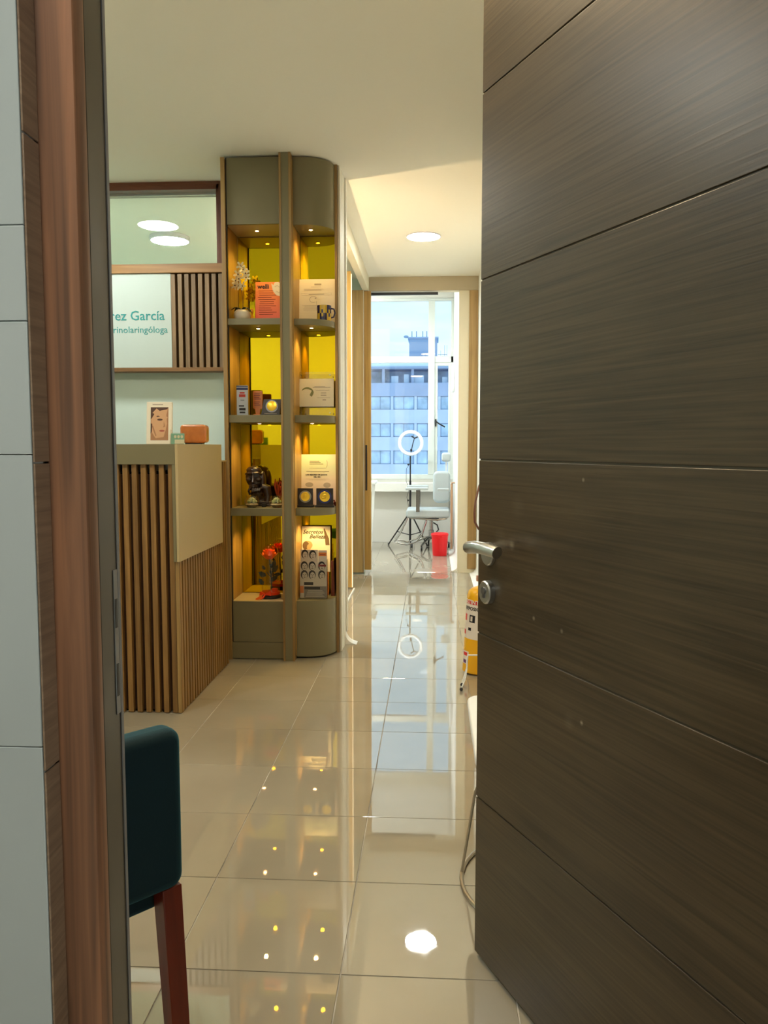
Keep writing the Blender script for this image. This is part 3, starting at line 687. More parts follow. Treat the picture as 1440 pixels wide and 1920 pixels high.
obj('text_lines', lines(-.078, .035, [.19-.0125*k for k in range(12)], h=.003, seed=3), P('brown_print', rgb(150, 62, 36), .6), t, world=False)
# white document
t = thing('certificate', 'white printed certificate with letterhead on the top right shelf', 'certificate', (-.676, 4.72, TH), rot=(-.09, 0, 0))
obj('sheet', MB().box(-.114, .114, 0, .0035, 0, .258), M_paper, t, world=False)
dm = lines(-.04, .05, [.212]); dm.box(-.012, .028, -.0006, 0, .222, .232); dm.box(-.088, .088, -.0006, 0, .176, .1765).box(-.088, .088, -.0006, 0, .165, .1655).box(-.088, -.0875, -.0006, 0, .165, .1765).box(.0875, .088, -.0006, 0, .165, .1765)
dm.box(-.045, .045, -.0006, 0, .1692, .1722)
obj('print', dm, M_inklight, t, world=False)
obj('text_lines', lines(-.085, .085, [.20, .195, .19, .105, .10, .092, .085, .077], h=.001, seed=5), M_inklight, t, world=False)
sw = MB().tube([(-.018+.022*cos(a/12*PI*1.6+.2), -.0005, .14+.018*sin(a/12*PI*1.6+.2)) for a in range(13)], .0007, 4); sw.prism(ell(-.006, .146, .003, .003, 8), -.0006, 0).tube([(0, -.0005, .13), (.004, -.0005, .10), (.002, -.0005, .075)], .0006, 4)
obj('emblem', sw, M_ink, t, world=False)
# mug
M_navy = P('navy_glaze', (.014, .012, .06, 1), .25); M_mugy = P('yellow_glaze', (.55, .36, .03, 1), .25)
t = thing('mug', 'navy and yellow puzzle-patterned mug in front of the certificate', 'mug', (-.618, 4.635, TH))
mg = MB(); N_ = 24; H_ = [0, .02, .04, .06, .085]
for i in range(N_):
    a0, a1 = 2*PI*i/N_, 2*PI*(i+1)/N_
    for q in range(4):
        mg.mi = ((i//4)+(q//2)) % 2 if not (i % 4 == 1 and q in (1, 2)) else ((i//4)+(q//2)+1) % 2
        mg.quad((.041*cos(a0), .041*sin(a0), H_[q]), (.041*cos(a1), .041*sin(a1), H_[q]), (.041*cos(a1), .041*sin(a1), H_[q+1]), (.041*cos(a0), .041*sin(a0), H_[q+1]))
mg.mi = 0; mg.lathe([(.041, .085), (.038, .085), (.038, .006), (.0001, .006)], (0, 0, 0), 24)
mg.mi = 0; mg.lathe([(.041, .0), (.0001, .0)], (0, 0, 0), 24)
obj('cup', mg, [M_navy, M_mugy], t, world=False)
obj('handle', MB().tube([(.039, .0, .070), (.056, 0, .066), (.062, 0, .045), (.055, 0, .022), (.039, 0, .018)], .0045, 8), M_navy, t, world=False)
# second shelf
S2 = 1.4012
t = thing('product_box', 'tall blue and white product box on the second left shelf', 'box', (-1.088, 4.60, S2), .15)
obj('carton', MB().box(-.032, .032, -.018, .018, 0, .170), P('pale_blue_card', rgb(176, 186, 200), .4), t, world=False, bevel=.001)
obj('print', MB().box(-.0322, .0322, -.0187, -.018, .145, .158).box(-.0322, .0322, -.0187, -.018, .162, .168), P('navy_print', rgb(40, 50, 92), .5), t, world=False)
obj('print', MB().box(-.018, .018, -.0187, -.018, .104, .120).box(-.014, .014, -.0187, -.018, .124, .133), P('red_print', rgb(176, 52, 40), .5), t, world=False)
obj('print', MB().box(-.016, .016, -.0187, -.018, .012, .022).box(-.018, .018, -.0187, -.018, .028, .042).box(-.02, .01, -.0187, -.018, .050, .058).box(-.01, .012, -.0187, -.018, .085, .088), M_black, t, world=False)
t = thing('trophy', 'small carved wooden plaque trophy on the second left shelf', 'trophy', (-1.012, 4.66, S2), -.1)
obj('plaque', MB().prism(rrect(-.029, .029, .04, .143, .008), -.006, .006), M_terr, t, world=False, bevel=.002)
obj('base', MB().box(-.026, .026, -.014, .014, 0, .010).prism([(-.012, .01), (.012, .01), (.018, .045), (-.018, .045)], -.006, .006), M_terr, t, world=False, bevel=.001)
obj('carving', lines(-.022, .022, [.06, .068, .078, .095, .104, .115, .125], y=-.0072, h=.004, seed=9).xf(Matrix.Translation((0, 0, 0))), P('dark_carving', rgb(110, 40, 16), .5), t, world=False)
def medal_box(loc, label, w=.094, h=.105, blue=False, open_=False):
    t = thing('medal_case', label, 'medal', loc, group='medals in dark presentation cases')
    obj('case', MB().box(-w/2, w/2, .0, .012, .014, h), P('dark_case', (.022, .016, .016, 1), .5), t, world=False, bevel=.002)
    obj('foot', MB().box(-w/2-.006, w/2+.006, -.012, .03, 0, .013), P('case_foot', (.012, .009, .009, 1), .4), t, world=False, bevel=.002)
    r = min(w, h)*.40
    obj('surround', MB().lathe([(.0001, -.0012), (r, -.0012), (r, 0)], (0, 0, h*.56), 32, 'y'), P('blue_enamel' if blue else 'silver_surround', (.02, .03, .16, 1) if blue else (.30, .28, .24, 1), .3, 0 if blue else .5), t, world=False)
    c = obj('medal', MB().lathe([(.0001, -.004), (r*.60, -.004), (r*.72, -.0045), (r*.76, -.003), (r*.76, -.0012)], (0, 0, h*.56), 32, 'y'), M_gold, t, world=False)
    obj('relief', MB().ball((0, -.0042, h*.58), (r*.28, .0015, r*.36), 10, 6).ball((-.004, -.0042, h*.50), (r*.36, .0015, r*.14), 10, 6), M_gold, c, world=False)
    return t
t = thing('medal_plaque', 'dark square plaque with gold coin, tilted on the second left shelf', 'plaque', (-.93, 4.63, S2), rot=(-.12, 0, 0))
obj('plate', MB().prism([(-.058, .006), (.050, .006), (.058, .096), (-.044, .096)], 0, .010), P('dark_plaque', (.035, .03, .032, 1), .35), t, world=False, bevel=.001)
obj('ledge', MB().box(-.062, .055, -.012, .02, 0, .008), M_black, t, world=False, bevel=.001)
obj('surround', MB().lathe([(.0001, -.001), (.036, -.001), (.036, 0)], (.004, 0, .055), 32, 'y'), M_steeldark, t, world=False)
obj('coin', MB().lathe([(.0001, -.003), (.027, -.003), (.029, -.002), (.029, -.001)], (.004, 0, .057), 32, 'y'), M_gold, t, world=False)
obj('engraving', MB().box(-.04, .034, -.0005, 0, .012, .0145), M_inklight, t, world=False)
t = thing('acrylic_frame', 'clear acrylic frame holding a white card with a green swirl emblem', 'frame', (-.680, 4.705, S2), rot=(-.03, 0, 0))
obj('sheet', MB().box(-.108, .108, -.004, -.001, 0, .256), M_acryl, t, world=False, bevel=.0005)
obj('sheet', MB().box(-.108, .108, .004, .007, 0, .256), M_acryl, t, world=False, bevel=.0005)
c = obj('card', MB().box(-.106, .106, .0, .002, .055, .217), M_paper, t, world=False)
sw = []
for i in range(17):
    a = 2.75 - i/16*3.3; r = .033+(.004*i/16); sw.append((-.052+r*cos(a)+.004*(i/16), .138+.030*sin(a)))
inn = []
for i in range(17):
    a = 2.75 - i/16*3.3; w = .016*sin(PI*min(1, (i+1)/15)); r = .033+(.004*i/16)-w; inn.append((-.052+r*cos(a)+.004*(i/16), .138+(.030-w*.7)*sin(a)))
obj('emblem', MB().prism(sw+inn[::-1], -.0006, 0).prism([(-.022, .150), (-.012, .138), (-.016, .125), (-.024, .112), (-.036, .122)], -.0006, 0), P('olive_print', rgb(112, 116, 58), .5), c, world=False)
obj('text_lines', lines(-.018, .09, [.170, .166], h=.002, seed=2).box(.0, .08, -.0006, 0, .150, .1515).box(.03, .062, -.0006, 0, .137, .139).box(.03, .062, -.0006, 0, .128, .130).box(.03, .062, -.0006, 0, .119, .121).box(.008, .085, -.0006, 0, .106, .107).box(.04, .06, -.0006, 0, .092, .096), M_ink, c, world=False)
sc_ = make_mesh('screw', MB().lathe([(.0001, -.012), (.004, -.012), (.004, .009), (.0001, .009)], (0, 0, 0), 12, 'y'), M_chrome)
for sx in (-.085, .085):
    for sz in (.018, .238): piece('screw', sc_, (sx, 0, sz), t)
# third shelf
S3 = .8732
t = thing('thinker_statue', 'black carved statue of a masked face resting on its hand', 'statue', (-1.03, 4.69, S3), .06)
s_ = MB()
s_.ball((-.016, .006, .172), (.052, .030, .066), 24, 16)               # skull
s_.ball((-.016, -.004, .210), (.046, .033, .026), 20, 12)             # forehead
s_.ball((-.018, -.006, .112), (.030, .026, .026), 16, 10)             # chin
s_.ball((.032, .010, .150), (.020, .028, .058), 16, 10)               # neck side
s_.tube([(-.064, -.014, .189), (-.046, -.032, .196), (-.018, -.040, .194), (.012, -.032, .196), (.030, -.014, .189)], .0062, 8)   # brow
s_.tube([(-.017, -.036, .196), (-.016, -.046, .168), (-.016, -.052, .143), (-.016, -.040, .140)], [.0045, .005, .0085, .007], 8)    # nose
s_.ball((-.044, -.020, .158), (.019, .016, .013), 14, 8); s_.ball((.012, -.020, .158), (.019, .016, .013), 14, 8)     # cheekbones
s_.tube([(-.056, -.020, .170), (-.042, -.030, .1725), (-.026, -.031, .170)], .0032, 6); s_.tube([(-.006, -.031, .170), (.008, -.030, .1725), (.022, -.020, .170)], .0032, 6)   # lower lids
s_.ball((-.017, -.034, .125), (.016, .010, .0055), 14, 8); s_.ball((-.017, -.033, .116), (.013, .010, .0055), 14, 8)   # lips
for k in range(4): s_.tube([(-.028+.014*k, -.018, .070+.002*k), (-.024+.014*k, -.040, .088+.002*k), (-.018+.014*k, -.036, .104), (-.012+.013*k, -.020, .104)], .0068, 8)     # fingers
s_.tube([(-.040, -.015, .068), (-.046, -.028, .090), (-.038, -.024, .108)], .0065, 8)      # thumb
s_.ball((.0, -.012, .076), (.036, .022, .022), 16, 10)              # back of the hand
s_.tube([(.005, -.01, .07), (.015, 0, .04), (.02, 0, .02)], [.022, .024, .03], 12)   # wrist and forearm
s_.tube([(.030, .0, .115), (.058, 0, .105), (.066, 0, .06), (.060, 0, .02)], [.022, .026, .024, .026], 14)    # shoulder and arm
s_.box(-.04, .085, -.028, .028, .010, .028)
o = obj('figure', s_, M_stbl, t, world=False); rm = o.modifiers.new('r', 'REMESH'); rm.mode = 'VOXEL'; rm.voxel_size = .0019; rm.use_smooth_shade = True
sm_ = o.modifiers.new('s', 'SMOOTH'); sm_.iterations = 1
obj('base', MB().box(-.055, .09, -.032, .032, 0, .012), M_stbl, t, world=False, bevel=.002)
t = thing('coral_sculpture', 'small reddish branching bronze sculpture behind the glass bowls', 'sculpture', (-.902, 4.72, S3))
b_ = MB(); b_.lathe([(.022, 0), (.020, .008), (.010, .014), (.009, .05)], (0, 0, 0), 14)
rr = random.Random(4)
for k in range(7):
    a = k*2*PI/7; b_.tube([(0, 0, .045), (.018*cos(a), .012*sin(a), .075), (.030*cos(a+.2), .018*sin(a+.2), .10+.02*rr.random()), (.024*cos(a+.5), .015*sin(a+.5), .135+.03*rr.random())], [.008, .007, .006, .003], 8)
b_.ball((0, 0, .10), (.016, .014, .022), 10, 7)
obj('body', b_, P('copper_red', (.42, .07, .025, 1), .25, .6), t, world=False)
M_succ = P('pale_succulent', (.42, .48, .22, 1), .5); M_pebb = P('pebbles', (.35, .28, .16, 1), .6, var=.5, vscale=60)
def bowl(x, lab):
    t = thing('succulent_bowl', lab, 'bowl', (x, 4.575, S3), group='glass bowls with succulents')
    obj('glass', MB().lathe([(.024, .001), (.040, .016), (.044, .036), (.036, .062), (.034, .068), (.0325, .067), (.0345, .060), (.042, .036), (.038, .018), (.023, .004), (.0001, .004)], (0, 0, 0), 24), M_dome, t, world=False)
    obj('pebbles', MB().lathe([(.0001, .005), (.022, .005), (.036, .018), (.030, .024), (.0001, .026)], (0, 0, 0), 16), M_pebb, t, world=False)
    m = MB()
    for r_i, (n_, rr_, zz) in enumerate(((6, .022, .034), (5, .014, .044), (3, .006, .050))):
        for k in range(n_):
            a = 2*PI*k/n_+r_i*.5; m.ball((rr_*cos(a), rr_*sin(a), zz), (.008, .008, .009), 7, 5)
    obj('succulent', m, M_succ, t, world=False)
bowl(-1.035, 'glass bowl with a succulent in front of the black statue')
bowl(-.892, 'glass bowl with a succulent in front of the reddish sculpture')
tag(obj('ring_box', MB().box(-.985, -.962, 4.60, 4.622, S3, S3+.02), M_black, bevel=.002), 'tiny black box between the two glass bowls', 'box')
t = thing('certificate', 'green and pink tinted award certificate behind the two medal cases', 'certificate', (-.678, 4.735, S3), rot=(-.09, 0, 0))
M_cert = newmat('tinted_certificate_paper'); m_, tt_, bb_ = M_cert; M_cert = m_
tc_ = tt_.nodes.new('ShaderNodeTexCoord'); sx_ = tt_.nodes.new('ShaderNodeSeparateXYZ'); cr_ = tt_.nodes.new('ShaderNodeValToRGB'); mr_ = tt_.nodes.new('ShaderNodeMapRange'); mr_.inputs['From Max'].default_value = .31
tt_.links.new(tc_.outputs['Object'], sx_.inputs[0]); tt_.links.new(sx_.outputs['Z'], mr_.inputs[0]); tt_.links.new(mr_.outputs[0], cr_.inputs[0]); tt_.links.new(cr_.outputs[0], bb_.inputs['Base Color'])
e = cr_.color_ramp.elements; e[0].color = rgb(222, 196, 200); e[1].color = rgb(232, 226, 200); q = e.new(.75); q.color = rgb(206, 220, 190); q = e.new(.5); q.color = rgb(226, 214, 200)
obj('sheet', MB().box(-.112, .112, 0, .0035, 0, .305), M_cert, t, world=False)
obj('text_lines', lines(-.05, .04, [.262, .254, .246], h=.003, seed=8).box(-.05, .05, -.0006, 0, .222, .223).box(-.068, .068, -.0006, 0, .203, .206).box(-.045, .045, -.0006, 0, .194, .195).box(-.07, .07, -.0006, 0, .158, .1585).box(-.05, .05, -.0006, 0, .152, .1525), M_ink, t, world=False)
text('LOS MEJORES CIRUJANOS', .0112, (-.072, -.0004, .1795), M_black, t, world=False, bold=.0004)
text('DEL 2021', .0112, (-.024, -.0004, .167), M_black, t, world=False, bold=.0004)
obj('emblem', MB().tube([(.052, -.0005, .27), (.058, -.0005, .255), (.055, -.0005, .235), (.052, -.0005, .228)], .0012, 5).prism(ell(-.05, .125, .024, .014, 16), -.0006, 0).prism(ell(.056, .122, .022, .016, 16), -.0006, 0), M_inklight, t, world=False)
medal_box((-.731, 4.61, S3), 'gold medal case left of the other, in front of the award certificate', .088, .110)
medal_box((-.618, 4.61, S3), 'gold medal case with blue enamel ring near the rounded shelf end', .098, .110, blue=True)
tag(obj('trinket', MB().lathe([(.012, 0), (.012, .022), (.006, .03), (.006, .036), (.0001, .036)], (-.577, 4.715, S3), 14), P('dark_red_enamel', (.10, .012, .01, 1), .3)), 'tiny dark red jar at the right end of the third shelf', 'jar')
# bottom bay
SB = .3372
t = thing('rose_dome', 'preserved orange rose under a glass dome on a black base', 'ornament', (-.945, 4.64, SB))
obj('base', MB().lathe([(.060, 0), (.060, .014), (.055, .018), (.0001, .018)], (0, 0, 0), 32), M_black, t, world=False)
obj('glass_dome', MB().lathe([(.052, .018), (.052, .245), (.048, .275), (.036, .298), (.018, .311), (.0001, .314)], (0, 0, 0), 32), M_dome, t, world=False)
M_rose = P('orange_rose', (.92, .15, .008, 1), .5); M_roseleaf = P('dark_rose_leaf', (.012, .022, .010, 1), .5); M_ribbon = P('orange_red_ribbon', (.72, .05, .005, 1), .35)
m = MB(); rr = random.Random(2)
for ring, (n_, r0, r1, z0, z1) in enumerate(((7, .016, .040, .245, .262), (6, .012, .030, .248, .274), (5, .006, .020, .252, .280), (4, .002, .010, .256, .282))):
    for k in range(n_):
        a = 2*PI*k/n_+ring*.7; w = PI/n_*1.25; n0 = len(m.v)
        for i in range(5):
            aa = a-w+2*w*i/4; b_ = 1-abs(i-2)/2*.25
            m.v.append(Vector((r0*cos(aa), r0*sin(aa), z0-.012))); m.v.append(Vector((r1*.9*cos(aa), r1*.9*sin(aa), (z0+z1)/2))); m.v.append(Vector((r1*b_*1.05*cos(aa), r1*b_*1.05*sin(aa), z1*b_+z0*(1-b_)+.002*rr.random())))
        for i in range(4):
            m.f.append((n0+3*i, n0+3*i+1, n0+3*i+4, n0+3*i+3)); m.f.append((n0+3*i+1, n0+3*i+2, n0+3*i+5, n0+3*i+4)); m.m += [0, 0]
m.ball((0, 0, .252), (.020, .020, .018), 12, 8)
obj('rose_bloom', m.xf(Matrix.Translation((-.008, 0, -.056)) @ Matrix.Scale(1.22, 4)), M_rose, t, world=False)
obj('stem', MB().tube([(.008, 0, .02), (.004, 0, .10), (.0, 0, .17), (-.008, 0, .24)], .003, 6).tube([(.004, 0, .10), (.024, -.005, .14)], .002, 5).tube([(.002, 0, .12), (-.022, -.005, .15)], .002, 5), M_roseleaf, t, world=False)
for (x, z, a, s) in ((.022, .150, .9, 1.2), (.026, .175, 1.3, 1.1), (-.014, .128, 2.7, 1.1), (-.030, .075, 2.2, 1.0), (-.040, .12, 1.7, .8), (.034, .135, .2, .9), (-.020, .165, 2.2, .7), (.012, .10, .6, 1.1)):
    m = MB().prism([(0, -.0), (.010*s, .010*s), (.026*s, .008*s), (.036*s, 0), (.026*s, -.008*s), (.010*s, -.010*s)], -.0006, .0006)
    m.xf(Matrix.Translation((x-.01, -.012, z)) @ Matrix.Scale(1.3, 4) @ Matrix.Rotation(-a, 4, 'Y') @ Matrix.Rotation(.3, 4, 'X')); obj('leaf', m, M_roseleaf, t, world=False)
obj('ribbon', MB().lathe([(.0535, .020), (.0545, .028), (.0535, .036)], (0, 0, 0), 32).prism([(-.02, .03), (-.05, .045), (-.056, .02)], -.062, -.054).prism([(-.02, .03), (.012, .05), (.014, .018)], -.064, -.054).tube([(-.02, -.064, .028), (-.03, -.074, .012), (-.045, -.084, .004)], .005, 5), M_ribbon, t, world=False)
obj('ribbon_tail', MB().prism([(-.024, .03), (-.072, -.0), (-.062, -.006), (-.036, .0)], -.112, -.108, 'y').xf(Matrix.Translation((0, .01, .008))), M_rose, t, world=False)
obj('red_box', MB().box(.008, .040, -.014, .014, .019, .055), M_ribbon, t, world=False, bevel=.001)
M_bw1_ = P('dark_lettering', (.03, .022, .018, 1), .6)
t = thing('poster_card', 'cream poster reading Secretos de Belleza in the bottom right bay', 'poster', (-.702, 4.725, SB), rot=(-.05, 0, 0))
obj('sheet', MB().box(-.072, .098, 0, .004, .140, .412), M_paper, t, world=False)
obj('easel', MB().box(-.068, -.05, .001, .03, 0, .14).box(.07, .09, .001, .03, 0, .14), M_terr, t, world=False)
text('Secretos', .034, (-.067, -.0004, .368), M_bw1_, t, world=False, bold=.0006, shear=.35)
text('de', .015, (.040, -.0004, .372), M_inklight, t, world=False, shear=.35)
text('Belleza', .034, (-.028, -.0004, .340), M_bw1_, t, world=False, bold=.0006, shear=.35)
M_sepia = P('sepia_print', rgb(190, 160, 118), .6); M_sepiad = P('dark_sepia_print', rgb(112, 88, 62), .6)
pm = MB(); pm.mi = 1; pm.prism([(.058, .398), (.064, .400), (.068, .39), (.090, .34), (.094, .30), (.070, .30), (.064, .36)], -.0007, 0); pm.mi = 0; pm.prism(ell(-.055, .300, .036, .028, 18), -.0006, 0); pm.mi = 1; pm.prism(ell(-.068, .296, .022, .028, 14), -.0009, -.0006); pm.mi = 0; pm.prism(ell(-.046, .285, .013, .020, 12), -.0012, -.0009)
pm = MB().prism([(.058, .398), (.064, .400), (.068, .39), (.090, .34), (.094, .30), (.070, .30), (.064, .36)], -.0007, 0); obj('tower_drawing', pm, M_sepiad, t, world=False)
pm = MB().prism(ell(-.038, .300, .030, .026, 18), -.0006, 0); pm.mi = 1; pm.prism(ell(-.048, .296, .020, .026, 14), -.0009, -.0006); pm.mi = 0; pm.prism(ell(-.030, .285, .012, .020, 12), -.0012, -.0009)
obj('head_drawing', pm, [M_sepia, M_sepiad], t, world=False)
t = thing('brochure_holder', 'clear acrylic holder of black and white face brochures, bottom right bay', 'holder', (-.688, 4.615, SB))
h_ = MB().box(-.080, .080, -.014, -.0125, 0, .20); h_.box(-.0815, -.080, -.014, .03, 0, .23).box(.080, .0815, -.014, .03, 0, .23).box(-.080, .080, .030, .0315, 0, .25).box(-.080, .080, -.0125, .030, 0, .003)
obj('holder', h_, M_acryl, t, world=False)
M_bw0 = P('pale_grey_print', rgb(176, 168, 158), .5); M_bw1 = P('black_print', rgb(24, 22, 24), .5); M_bw2 = P('mid_grey_print', rgb(112, 106, 102), .5); M_bred = P('maroon_print', rgb(110, 30, 40), .5); M_borg = P('orange_print_strip', rgb(190, 110, 50), .5)
for yy, zt, dx, (x0, x1) in ((.020, .285, 0, (-.078, .024)), (.012, .283, 0, (.028, .078)), (-.006, .215, 0, (-.078, .078))):
    m = MB(); m.mi = 0; m.box(x0, x1, yy, yy+.006, .004, zt)
    cols = [(-.052, .2), (-.006, .2), (.050, .2)] if x0 < 0 and x1 > .05 else ([(-.052, .265), (-.006, .262)] if x0 < 0 else [])
    for (cx, cz) in cols:
        for dz in ((0, -.052) if x1 > .05 else (0,)):
            z_ = cz+dz-.012; m.mi = 1; m.prism(ell(cx, z_+.006, .021, .027, 14), yy-.0006, yy); m.mi = 0; m.prism(ell(cx+.002, z_, .015, .021, 14), yy-.0011, yy-.0006)
            m.mi = 1; m.box(cx-.009, cx-.002, yy-.0015, yy-.0011, z_+.005, z_+.008).box(cx+.004, cx+.011, yy-.0015, yy-.0011, z_+.005, z_+.008).box(cx-.004, cx+.007, yy-.0015, yy-.0011, z_-.011, z_-.008); m.mi = 2; m.box(cx, cx+.003, yy-.0015, yy-.0011, z_-.004, z_+.004)
    if x1 > .05 and x0 < 0:
        m.mi = 3; m.box(.030, .076, yy-.0013, yy-.0011, .190, .202); m.mi = 1; m.box(-.054, -.0, yy-.0008, yy, .080, .098); m.mi = 4; m.box(-.0775, -.056, yy-.0008, yy, .034, .076); m.mi = 2; m.box(-.054, .078, yy-.0006, yy, .006, .074)
        m.mi = 1; m.box(-.052, .040, yy-.0012, yy-.0006, .056, .070); m.mi = 0
        for k in range(6): m.box(-.046+.003*k, .066-.006*(k % 3), yy-.0012, yy-.0006, .012+.007*k, .0145+.007*k)
    if x0 > 0: m.mi = 4; m.box(.030, .076, yy-.0008, yy, .25, .27); m.mi = 3; m.box(.036, .070, yy-.001, yy-.0008, .255, .259)
    obj('brochure', m, [M_bw0, M_bw1, M_bw2, M_bred, M_borg], t, world=False)
tag(obj('carved_box', MB().prism([(-.596, SB), (-.572, SB), (-.582, SB+.21), (-.594, SB+.21)], 4.70, 4.735), P('dark_red_wood', (.11, .022, .012, 1), .35), bevel=.002), 'narrow dark red wooden box behind the brochures', 'box')
tag(obj('wood_block', MB().box(-.772, -.745, 4.68, 4.72, SB, SB+.12), M_terr, bevel=.003), 'small reddish wooden block left of the brochures', 'block')

# ------------------------------------------------------------------ sliding screens on the left of the corridor
def screen(x0, x1, y, lab, mat=M_orangewood, th=.035):
    t = thing('sliding_screen', lab, 'screen', ((x0+x1)/2, y, 0), group='oak sliding screens')
    return t
t = screen(-1.25, -.672, 6.82, 'oak sliding screen nearest the display cabinet')
obj('panel', MB().box(-1.25, -.684, 6.82, 6.855, .012, 2.68), M_orangewood, t, bevel=.001)
obj('led_strip', MB().box(-.6835, -.678, 6.83, 6.845, .012, 2.66), M_led, t, label='lit warm edge strip')
t = screen(-1.2, -.646, 7.645, 'oak sliding screen with fine vertical grooves in the middle')
obj('panel', MB().box(-1.2, -.652, 7.645, 7.68, .012, 2.68), M_oak, t, bevel=.001)
obj('edge_strip', MB().box(-.6515, -.646, 7.643, 7.682, .012, 2.68), M_bronze, t)
t = screen(-1.3, -.583, 7.79, 'orange-brown sliding door with black pull at the far opening')
obj('panel', MB().box(-.655, -.583, 7.70, 7.735, .03, 2.68), M_orangewood, t, bevel=.001)
obj('pull', MB().box(-.637, -.620, 7.696, 7.702, .80, 1.235), M_black, t, bevel=.002, label='black recessed pull')

# ------------------------------------------------------------------ end room things
ch = thing('treatment_chair', 'pale grey padded treatment chair with chrome frame by the window', 'chair', (-.03, 9.1, 0))
obj('seat', MB().prism(rrect(-.285, .20, .43, .525, .03), 8.90, 9.33, 'y'), M_vinyl, ch, bevel=.02, bseg=3)
bk = MB().prism(rrect(.012, .205, .585, .945, .06), 9.07, 9.16, 'y')
obj('backrest', bk, M_vinyl, ch, bevel=.03, bseg=4)
obj('headrest', MB().prism(rrect(.105, .21, 1.05, 1.15, .03), 9.06, 9.14, 'y'), M_vinyl, ch, bevel=.02, bseg=3)
obj('headrest_post', MB().box(.15, .17, 9.145, 9.158, .90, 1.08), M_whitepl, ch)
for y in (8.86, 9.37):
    a_ = obj('armrest', MB().prism(rrect(-.29, -.04, .742, .772, .014), y-.03, y+.03, 'y'), M_vinyl, ch, bevel=.01, bseg=3)
    obj('arm_post', MB().box(-.175, -.135, y-.008, y+.008, .50, .745), M_chrome, a_)
obj('arm_pad', MB().prism(rrect(.06, .19, .735, .765, .014), 8.80, 8.86, 'y'), M_vinyl, ch, bevel=.008, label='folded right armrest')
fr = MB()
fr.tube([(-.24, 8.95, .425), (.05, 8.95, .405), (.16, 8.95, .42), (.205, 8.95, .50), (.205, 8.95, .72)], .011, 10)
fr.tube([(-.24, 9.28, .425), (.05, 9.28, .405), (.16, 9.28, .42), (.205, 9.28, .50), (.205, 9.28, .72)], .011, 10)
fr.tube([(.06, 8.95, .40), (.06, 9.28, .40)], .011, 8); fr.box(-.10, .08, 9.05, 9.18, .395, .43)
obj('seat_frame', fr, M_chrome, ch)
ft = MB(); yA, yB = 8.97, 9.26
ft.tube([(-.06, yA, .39), (-.11, yA, .22), (-.17, yA, .13), (-.28, yA, .075), (-.40, yA, .11), (-.42, (yA+yB)/2, .115), (-.40, yB, .11), (-.28, yB, .075), (-.17, yB, .13), (-.11, yB, .22), (-.06, yB, .39)], .011, 10)
ft.tube([(-.27, yA, .42), (-.36, yA, .22), (-.42, yA, .12)], .009, 8); ft.tube([(-.27, yB, .42), (-.36, yB, .22), (-.42, yB, .12)], .009, 8); ft.tube([(-.33, yA, .28), (-.33, yB, .28)], .008, 8)
obj('footrest', ft, M_chrome, ch)
obj('column', MB().lathe([(.030, .14), (.030, .27), (.020, .275), (.020, .40)], (-.005, 9.115, 0), 18), M_chrome, ch)
bs = MB()
for k in range(5):
    a = 2*PI*k/5+.45; bs.tube([(-.005, 9.115, .17), (-.005+.10*cos(a), 9.115+.10*sin(a), .15), (-.005+.235*cos(a), 9.115+.235*sin(a), .066)], [.02, .016, .012], 10)
obj('star_base', bs, M_chrome, ch)
cm = make_mesh('caster', MB().lathe([(.024, -.010), (.026, -.006), (.026, .006), (.024, .010)], (0, 0, .0265), 14, 'x').box(-.006, .006, -.012, .012, .03, .062), M_black)
for k in range(5):
    a = 2*PI*k/5+.45; piece('caster', cm, Vector((-.005+.235*cos(a), 9.115+.235*sin(a), 0))-OFF[ch.name], ch)
obj('lever', MB().tube([(.02, 8.98, .37), (.06, 8.93, .35), (.075, 8.90, .30), (.05, 8.88, .27)], .008, 8), M_black, ch)
for o in ch.children_recursive:
    if o.type != 'MESH' or o.name.startswith('caster'): continue
    for v in o.data.vertices:
        z = v.co.z
        v.co = Vector((v.co.x*1.05, v.co.y, 1.05*z-.0614 if z > .3 else z*.845))
ch.location.y += .44
# ring light
rl = thing('ring_light', 'white ring light with phone clamp on a black tripod', 'lamp', (-.262, 9.88, 0))
cx, cz, yy = -.26, 1.262, 9.86
m = MB(); n_ = 40
path = [(cx+.136*cos(2*PI*i/n_), yy, cz+.136*sin(2*PI*i/n_)) for i in range(n_)]
obj('ring', MB().tube(path, .0215, 10, True), P('frosted_white_ring', (.80, .85, .92, 1), .35), rl)
obj('diffuser', MB().tube([(cx+.136*cos(2*PI*i/n_), yy-.014, cz+.136*sin(2*PI*i/n_)) for i in range(n_)], .012, 8, True), emit('ring_tube', (.85, .95, 1, 1), .5), rl)
obj('pole', MB().tube([(cx-.005, yy+.015, .06), (cx-.005, yy+.015, 1.105)], .009, 10).tube([(cx-.005, yy+.015, .06), (cx-.005, yy+.015, .80)], .013, 10), M_black, rl)
obj('phone_clamp', MB().tube([(cx+.0, yy, 1.135), (cx+.012, yy-.01, 1.19), (cx+.03, yy-.012, 1.27), (cx+.045, yy-.015, 1.32)], .006, 8).box(cx-.035, cx+.035, yy-.01, yy+.01, 1.128, 1.138).box(cx-.005, cx+.018, yy-.02, yy+.005, 1.16, 1.19).tube([(cx+.01, yy-.015, 1.345), (cx+.045, yy-.018, 1.32), (cx+.085, yy-.015, 1.335)], .009, 8), M_black, rl)
obj('knob', MB().ball((cx-.03, yy, 1.0), .012, 10, 7).ball((cx-.03, yy, .56), .012, 10, 7), M_black, rl)
hub = (cx-.005, yy+.015, .42)
